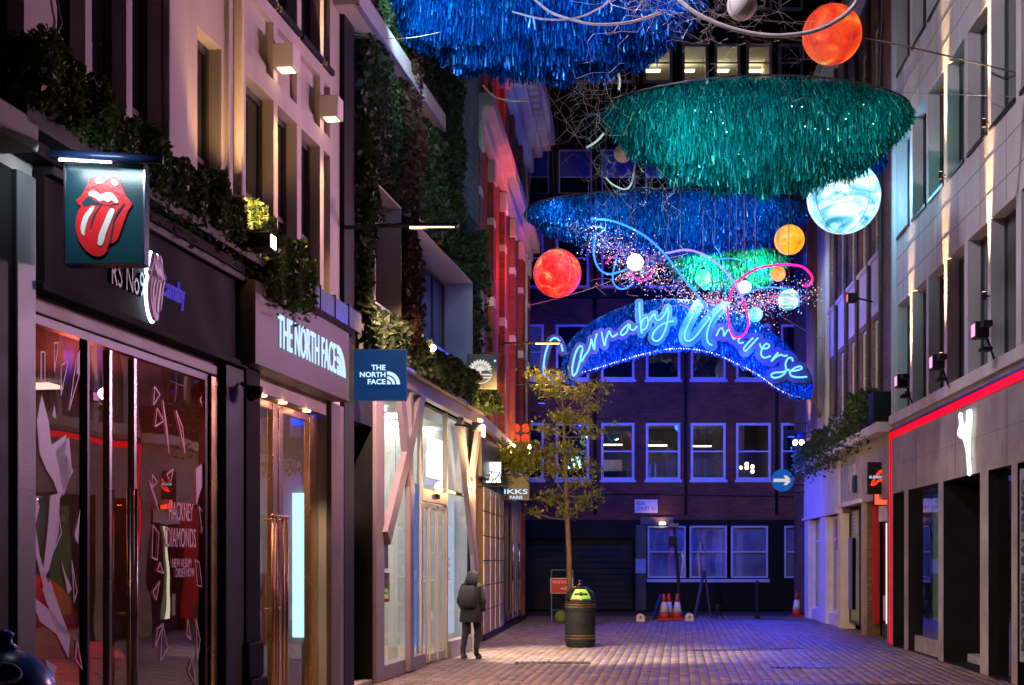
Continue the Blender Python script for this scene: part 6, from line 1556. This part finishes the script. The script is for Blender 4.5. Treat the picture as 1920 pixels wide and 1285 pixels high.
# street tree
TYY = 33.5; tb = Vector(((1068-960)/F*TYY, TYY, 0)); 
tr = thing('street_tree', 'slender young street tree with yellow green leaves behind the litter bin', 'tree', tuple(tb), 0)
def TP(px, py, dy=0): p_ = W(px, py, TYY)-tb; return Vector((p_.x, dy, p_.z))
tk = MB()
tk.tube([Vector((0,0,-.02)),TP(1068,1110),TP(1067,1040),TP(1064,980),TP(1062,930),TP(1060,880),TP(1058,820),TP(1056,770),TP(1050,720),TP(1046,695)], [.085,.07,.062,.058,.05,.044,.036,.026,.016,.008], 10)
tk.build('trunk', M['bark'], tr, smooth=True)
limbs = MB(); LP = []
blobs = [(1020,715,30,16,-.2),(1000,700,14,7,.1),(1045,705,22,14,.2),(1035,740,32,14,-.3),(1090,730,38,18,.5),(1115,760,22,14,.3),(1080,790,40,16,-.2),(1030,800,28,14,.2),(1105,810,28,14,.4),
         (1010,850,34,20,-.3),(1060,845,38,20,.0),(1095,870,28,18,.3),(975,850,26,16,.1),(1030,880,26,14,.2),(1085,905,26,14,-.2),(1030,935,32,12,-.2),(1000,960,14,6,.0),(1095,940,32,13,.3),(1120,925,12,10,.2),(1060,960,20,10,.0),(950,870,18,10,.2),(1055,775,24,14,.4),(1130,720,14,10,.1)]
spine = [(1064,975),(1062,930),(1060,880),(1058,820),(1056,770),(1050,725)]
C = []
for (px, py, sx, sy, dy) in blobs:
    s0_ = min(spine, key=lambda q: abs(q[1]-py-25)); a = TP(*s0_); e = TP(px, py, dy*1.2)
    mid = a*.5+e*.5+Vector((0,0,-.05)); limbs.tube([a, mid, e], [.018,.012,.005], 6)
    nn = int(9*sx*sy/22)+40
    for i in range(nn//9+3):
        q = TP(px+random.gauss(0,sx*.5), py+random.gauss(0,sy*.5), dy*1.2+random.gauss(0,.22)); limbs.tube([mid*.3+e*.7, q], [.006,.003], 4)
        k_ = 6
        C.append(np.array(q)+rng.normal(0,1,(k_,3))*np.array([.10,.10,.055]))
limbs.build('limbs', M['bark'], tr, smooth=True)
leaves('crown', np.vstack(C), .105, M['leaf_tree'], tr, kind=None, aspect=.5, droop=.6)

# traffic cones
def cone(px, py, lab, h=.78):
    p_ = G(px, py); t = thing('traffic_cone', lab, 'traffic cone', tuple(p_), random.uniform(-.3,.3), 'traffic cones at the end wall')
    BX('base', M['cone_orange'], t, -.2,.2,-.2,.2,.0,.05, bevel=.012)
    MB().lathe([(.15,.05),(.13,.22),(.128,.22)], 20).build('cone', M['cone_orange'], t, smooth=True)
    MB().lathe([(.131,.22),(.075,.52)], 20).build('sleeve', M['cone_white'], t, smooth=True)
    MB().lathe([(.074,.52),(.03,.76),(.0,.765)], 20).build('tip', M['cone_orange'], t, smooth=True)
cone(1245, 1162.5, 'left traffic cone of the close group of three'); cone(1254, 1161.5, 'middle traffic cone of the close group of three'); cone(1270, 1162, 'right traffic cone of the close group of three')
cone(1494, 1156, 'lone traffic cone by the white shop corner')
# red pedestrian sign on a green stand
p_ = G(1053, 1166); Ys = p_.y; q = Ys/F
t = thing('pedestrian_sign', 'red pedestrians sign with arrow on a green folding stand', 'sign stand', tuple(p_), 0)
st = MB()
for sx in (-19,21): st.tube([(sx*q,-.15,0),(sx*q,0,97*q)], .018, 6); st.tube([(sx*q,.30,0),(sx*q,0,95*q)], .016, 6)
st.tube([(-19*q,0,97*q),(21*q,0,97*q)], .018, 6); st.tube([(-19*q,-.12,22*q),(21*q,-.12,22*q)], .014, 6); st.build('stand', pm('stand_green',(.03,.12,.10),.4), t)
BX('panel', M['cone_white'], t, -21*q, 21*q, -.075, -.06, 53*q, 82*q); BX('face', pm('sign_red',(.55,.015,.03),.4), t, -20*q, 20*q, -.079, -.0755, 54*q, 81*q)
text('PEDESTRIANS', M['cone_white'], t, -17*q, 72*q, -.080, w=33*q, h=5*q, depth=.003)
MB().prism([(-2*q,61.2*q),(8*q,61.2*q),(8*q,58.5*q),(15*q,62.3*q),(8*q,66*q),(8*q,63.4*q),(-2*q,63.4*q)], -.084, -.080).build('arrow', M['cone_white'], t)
# green sandbag at its foot
p_ = G(1052, 1167)
sbg = MB().ball((0,0,.17), .2, 20, 12, sq=(.9,.7,.9)).build('sandbag', pm('sack',(.16,.24,.05),.8,bump=.4,bscale=12), None, smooth=True); sbg.location = p_+Vector((-.02,-.35,-.01)); tag(sbg, 'green sandbag slumped at the foot of the pedestrian sign', 'sandbag')
# rounded white floor plaques
for i,(px,py,lab) in enumerate([(1201,1166,'white round topped marker on the ground left of the cones'),(1293,1165,'white round topped marker on the ground right of the cones')]):
    p_ = G(px, py); q = p_.y/F; t = thing('kerb_marker', lab, 'marker', tuple(p_), 0, 'white round topped markers')
    pts = [(-8*q,0),(8*q,0)]+[(8*q*math.cos(R(a)), 8*q+7*q*math.sin(R(a))) for a in range(0,181,15)]
    MB().prism(pts, 0, .10).build('block', M['cone_white'], t, bevel=.01)
    BX('badge', pm('badge%d' % i,(.5,.2,.05),.5), t, -2*q, 2*q, -.008, -.001, 5*q, 11*q)
# leaning mast with a work lamp
p_ = G(1277, 1161); q = p_.y/F
t = thing('lamp_mast', 'black leaning mast with a lamp box in front of the blue windows', 'mast', tuple(p_), 0)
MB().tube([(0,0,0),(-6*q,0,85*q),(-13*q,0,172*q)], [.06,.05,.035], 8).build('pole', M['black'], t)
BX('control_box', M['black'], t, -22*q, -9*q, -.12, .12, 135*q, 155*q, bevel=.01); BX('lamp_head', M['grey_paint'], t, -24*q, -5*q, -.15, .15, 172*q, 179*q, bevel=.01)
# barrier board leaning, trestle, and a thin post
p_ = G(1302, 1158); q = p_.y/F
t = thing('barrier_board', 'dark plank leaning up below the middle blue window', 'plank', tuple(p_), 0)
MB().tube([(0,-.1,0),(19*q,.1,88*q)], .05, 4).build('plank', M['dark_frame'], t); MB().tube([(30*q,-.1,0),(21*q,.1,80*q)], .03, 4).build('prop', M['dark_frame'], t)
p_ = G(1232, 1161); q = p_.y/F
t = thing('trestle', 'blue folding trestle leaning beside the three cones', 'trestle', tuple(p_), 0)
MB().tube([(-8*q,0,0),(8*q,.1,46*q)], .035, 4).tube([(-2*q,.3,0),(8*q,.12,46*q)], .035, 4).tube([(0,.02,22*q),(4*q,.2,22*q)], .02, 4).build('legs', M['blue_paint'], t)
p_ = G(1420, 1160); q = p_.y/F
t = thing('bollard', 'thin black post standing before the right blue window', 'bollard', tuple(p_), 0)
MB().lathe([(.0,0),(.08,0),(.08,.06),(.055,.08),(.05,1.0),(.07,1.02),(.06,1.1),(.0,1.14)], 16).build('post', M['black'], t, smooth=False)
p_ = G(1346, 1160)
t = thing('folded_barrier', 'small dark tripod light on the ground before the end wall', 'tripod', tuple(p_), 0)
MB().tube([(-.14,-.1,0),(0,0,.3)], .02, 5).tube([(.14,-.1,0),(0,0,.3)], .02, 5).tube([(0,.16,0),(0,0,.3)], .02, 5).build('legs', M['dark_metal'], t); BX('head', M['dark_metal'], t, -.07,.07,-.06,.06,.29,.42, bevel=.02)
# red armchairs in the music shop
def chair(P_, rz, lab, s=1.0):
    t = thing('armchair', lab, 'armchair', tuple(P_), rz, 'red armchairs in the shop window')
    MB().ball((0,0,.42*s), .42*s, 28, 16, sq=(1,.9,.55)).build('seat', M['red_gloss'], t, smooth=True)
    MB().ball((0,.30*s,.85*s), .42*s, 28, 16, sq=(1.05,.35,1.05)).build('backrest', M['red_gloss'], t, smooth=True)
    for sx in (-1,1): MB().ball((sx*.40*s,0,.60*s), .20*s, 20, 12, sq=(.55,1.8,.9)).build('arm', M['red_gloss'], t, smooth=True)
    MB().lathe([(0,0),(.26*s,0),(.24*s,.03),(.06*s,.06),(.05*s,.25*s),(0,.26*s)], 24).build('base', M['steel'], t)
chair(bl.P(x(95,1.1),1.1,.012), bl.rz-.5, 'red glossy armchair behind the left shop window pane', 1.25)
chair(bl.P(x(275,1.6),1.6,.012), bl.rz-.3, 'red glossy armchair further inside behind the shop doors', 1.2)
lamp('POINT', 'added_chair_lamp', bl.P(x(95,1.1)-.1,.8,3.0), (1,.10,.06), 50, r1, size=.1)  # lamps without fixtures, added to redden the armchairs
lamp('POINT', 'added_chair_lamp', bl.P(x(275,1.6),1.2,3.0), (1,.22,.18), 22, r1, size=.1)

# ------------------------------------------------------------------ person walking away along the braced shop
def person(P_, rz):
    t = thing('person', 'person in a dark hooded coat with a bag walking along the lit shop', 'person', tuple(P_), rz)
    verts = [(0,0,.93),(0,-.01,1.08),(0,-.02,1.25),(0,-.03,1.38),(0,-.045,1.455),(0,-.065,1.53),(0,-.07,1.60),
             (-.09,0,.90),(-.10,-.09,.50),(-.095,.02,.09),(-.10,-.11,.045),
             (.09,0,.90),(.10,.07,.49),(.095,.26,.14),(.10,.18,.045),
             (-.17,-.02,1.36),(-.235,.03,1.10),(-.20,-.10,.92),(-.15,-.15,.87),
             (.17,-.02,1.36),(.235,.03,1.10),(.20,-.10,.92),(.15,-.15,.87)]
    edges = [(0,1),(1,2),(2,3),(3,4),(4,5),(5,6),(0,7),(7,8),(8,9),(9,10),(0,11),(11,12),(12,13),(13,14),(3,15),(15,16),(16,17),(17,18),(3,19),(19,20),(20,21),(21,22)]
    rad = [(.16,.12),(.155,.115),(.17,.12),(.14,.10),(.058,.058),(.085,.10),(.075,.09),(.10,.10),(.07,.075),(.045,.05),(.04,.035),(.10,.10),(.07,.075),(.045,.05),(.04,.035),(.075,.075),(.062,.062),(.045,.045),(.04,.045),(.075,.075),(.062,.062),(.045,.045),(.04,.045)]
    me = bpy.data.meshes.new('body'); me.from_pydata(verts, edges, []); o = bpy.data.objects.new('body', me); COL.objects.link(o); o.parent = t
    sk = o.modifiers.new('skin', 'SKIN'); sk.use_smooth_shade = True
    lay = me.skin_vertices[0].data if me.skin_vertices else None
    if lay is None:
        bm_ = __import__('bmesh').new(); bm_.from_mesh(me); bm_.verts.layers.skin.verify(); bm_.to_mesh(me); bm_.free(); lay = me.skin_vertices[0].data
    for i, r_ in enumerate(rad): lay[i].radius = r_; lay[i].use_root = (i == 0)
    ss = o.modifiers.new('sub', 'SUBSURF'); ss.levels = 2; ss.render_levels = 2
    me.materials.append(M['cloth_dark'])
    tx = bpy.data.textures.new('folds', 'CLOUDS'); tx.noise_scale = .09
    def folds(ob, st):
        d = ob.modifiers.new('folds', 'DISPLACE'); d.texture = tx; d.strength = st; d.mid_level = .5; d.texture_coords = 'GLOBAL'
    folds(o, .035)
    # loose coat skirt, drooping hood with hair and jaw showing, slung bag
    def shell(name, rings, mat, n=28):
        mb = MB(); vs = []
        for (cx_, cy_, z, rx, ry) in rings:
            for j_ in range(n):
                a = 2*math.pi*j_/n; w_ = 1+.05*math.sin(5*a+z*9)+.03*math.sin(9*a-z*14)
                vs.append((cx_+rx*w_*math.cos(a), cy_+ry*w_*math.sin(a), z))
        fs = [(i*n+j_, i*n+(j_+1) % n, (i+1)*n+(j_+1) % n, (i+1)*n+j_) for i in range(len(rings)-1) for j_ in range(n)]
        mb.add(vs, fs+[tuple(range((len(rings)-1)*n, len(rings)*n)), tuple(range(n-1,-1,-1))]); return mb.build(name, mat, t, smooth=True)
    shell('coat', [(0,.02,.70,.21,.17),(0,.02,.73,.225,.185),(0,.01,.90,.205,.165),(0,0,1.06,.19,.15),(0,-.01,1.22,.205,.155),(0,-.02,1.36,.19,.135),(0,-.04,1.43,.11,.10)], M['cloth_dark'])
    shell('hood', [(0,.0,1.40,.12,.12),(0,.02,1.45,.125,.12),(0,-.02,1.52,.115,.125),(0,-.05,1.60,.105,.12),(0,-.08,1.655,.075,.09),(0,-.10,1.68,.03,.04)], M['cloth_dark'], 20)
    bg_ = shell('backpack', [(.02,.17,.98,.13,.06),(.02,.20,1.02,.155,.095),(.02,.21,1.16,.165,.11),(.02,.19,1.32,.15,.09),(.02,.15,1.40,.10,.05)], M['cloth_grey'], 20)
    for sx in (-.10,.10): MB().tube([(sx,.12,1.40),(sx,-.02,1.445),(sx,-.14,1.38),(sx*1.3,-.14,1.2)], .016, 6).build('strap', M['black'], bg_)
    MB().ball((0,-.155,1.555), .062, 16, 10, sq=(1,.6,1.3)).build('face', M['skin'], t, smooth=True)
    for sx in (-1,1):
        hb_ = MB().ball((sx*.205,-.10,.86), .042, 12, 8, sq=(.6,.9,1.2))
        for f_ in range(4): hb_.tube([(sx*.205,-.125+.02*f_,.83),(sx*.20,-.135+.02*f_,.775),(sx*.185,-.14+.02*f_,.745+.008*abs(f_-1))], [.011,.010,.008], 6)
        hb_.tube([(sx*.195,-.135,.86),(sx*.175,-.155,.815),(sx*.17,-.155,.79)], [.012,.010,.008], 6); hb_.build('hand', M['skin'], t, smooth=True)
    for sx, yy, zz in ((-.10,-.10,.0),(.10,.20,.02)):
        shell('shoe', [(sx,yy-.04,zz+.003,.048,.135),(sx,yy-.04,zz+.03,.05,.14),(sx,yy-.02,zz+.065,.046,.11),(sx,yy+.05,zz+.11,.042,.055)], M['shoe'], 18)
    return t
M['cloth_dark'] = pm('cloth_dark', (.018,.022,.032), .85, var=.3, scale=12, bump=.5, bscale=60)
M['cloth_grey'] = pm('cloth_grey', (.035,.04,.05), .7, var=.4, scale=10, bump=.4)
M['skin'] = pm('skin', (.45,.28,.21), .55, var=.1)
M['shoe'] = pm('shoe', (.08,.07,.07), .6)
pg_ = G(884, 1236)
pe = person(pg_, R(180)+bl.rz-R(90)+R(-6)); pe.scale = (.93,.93,.93)
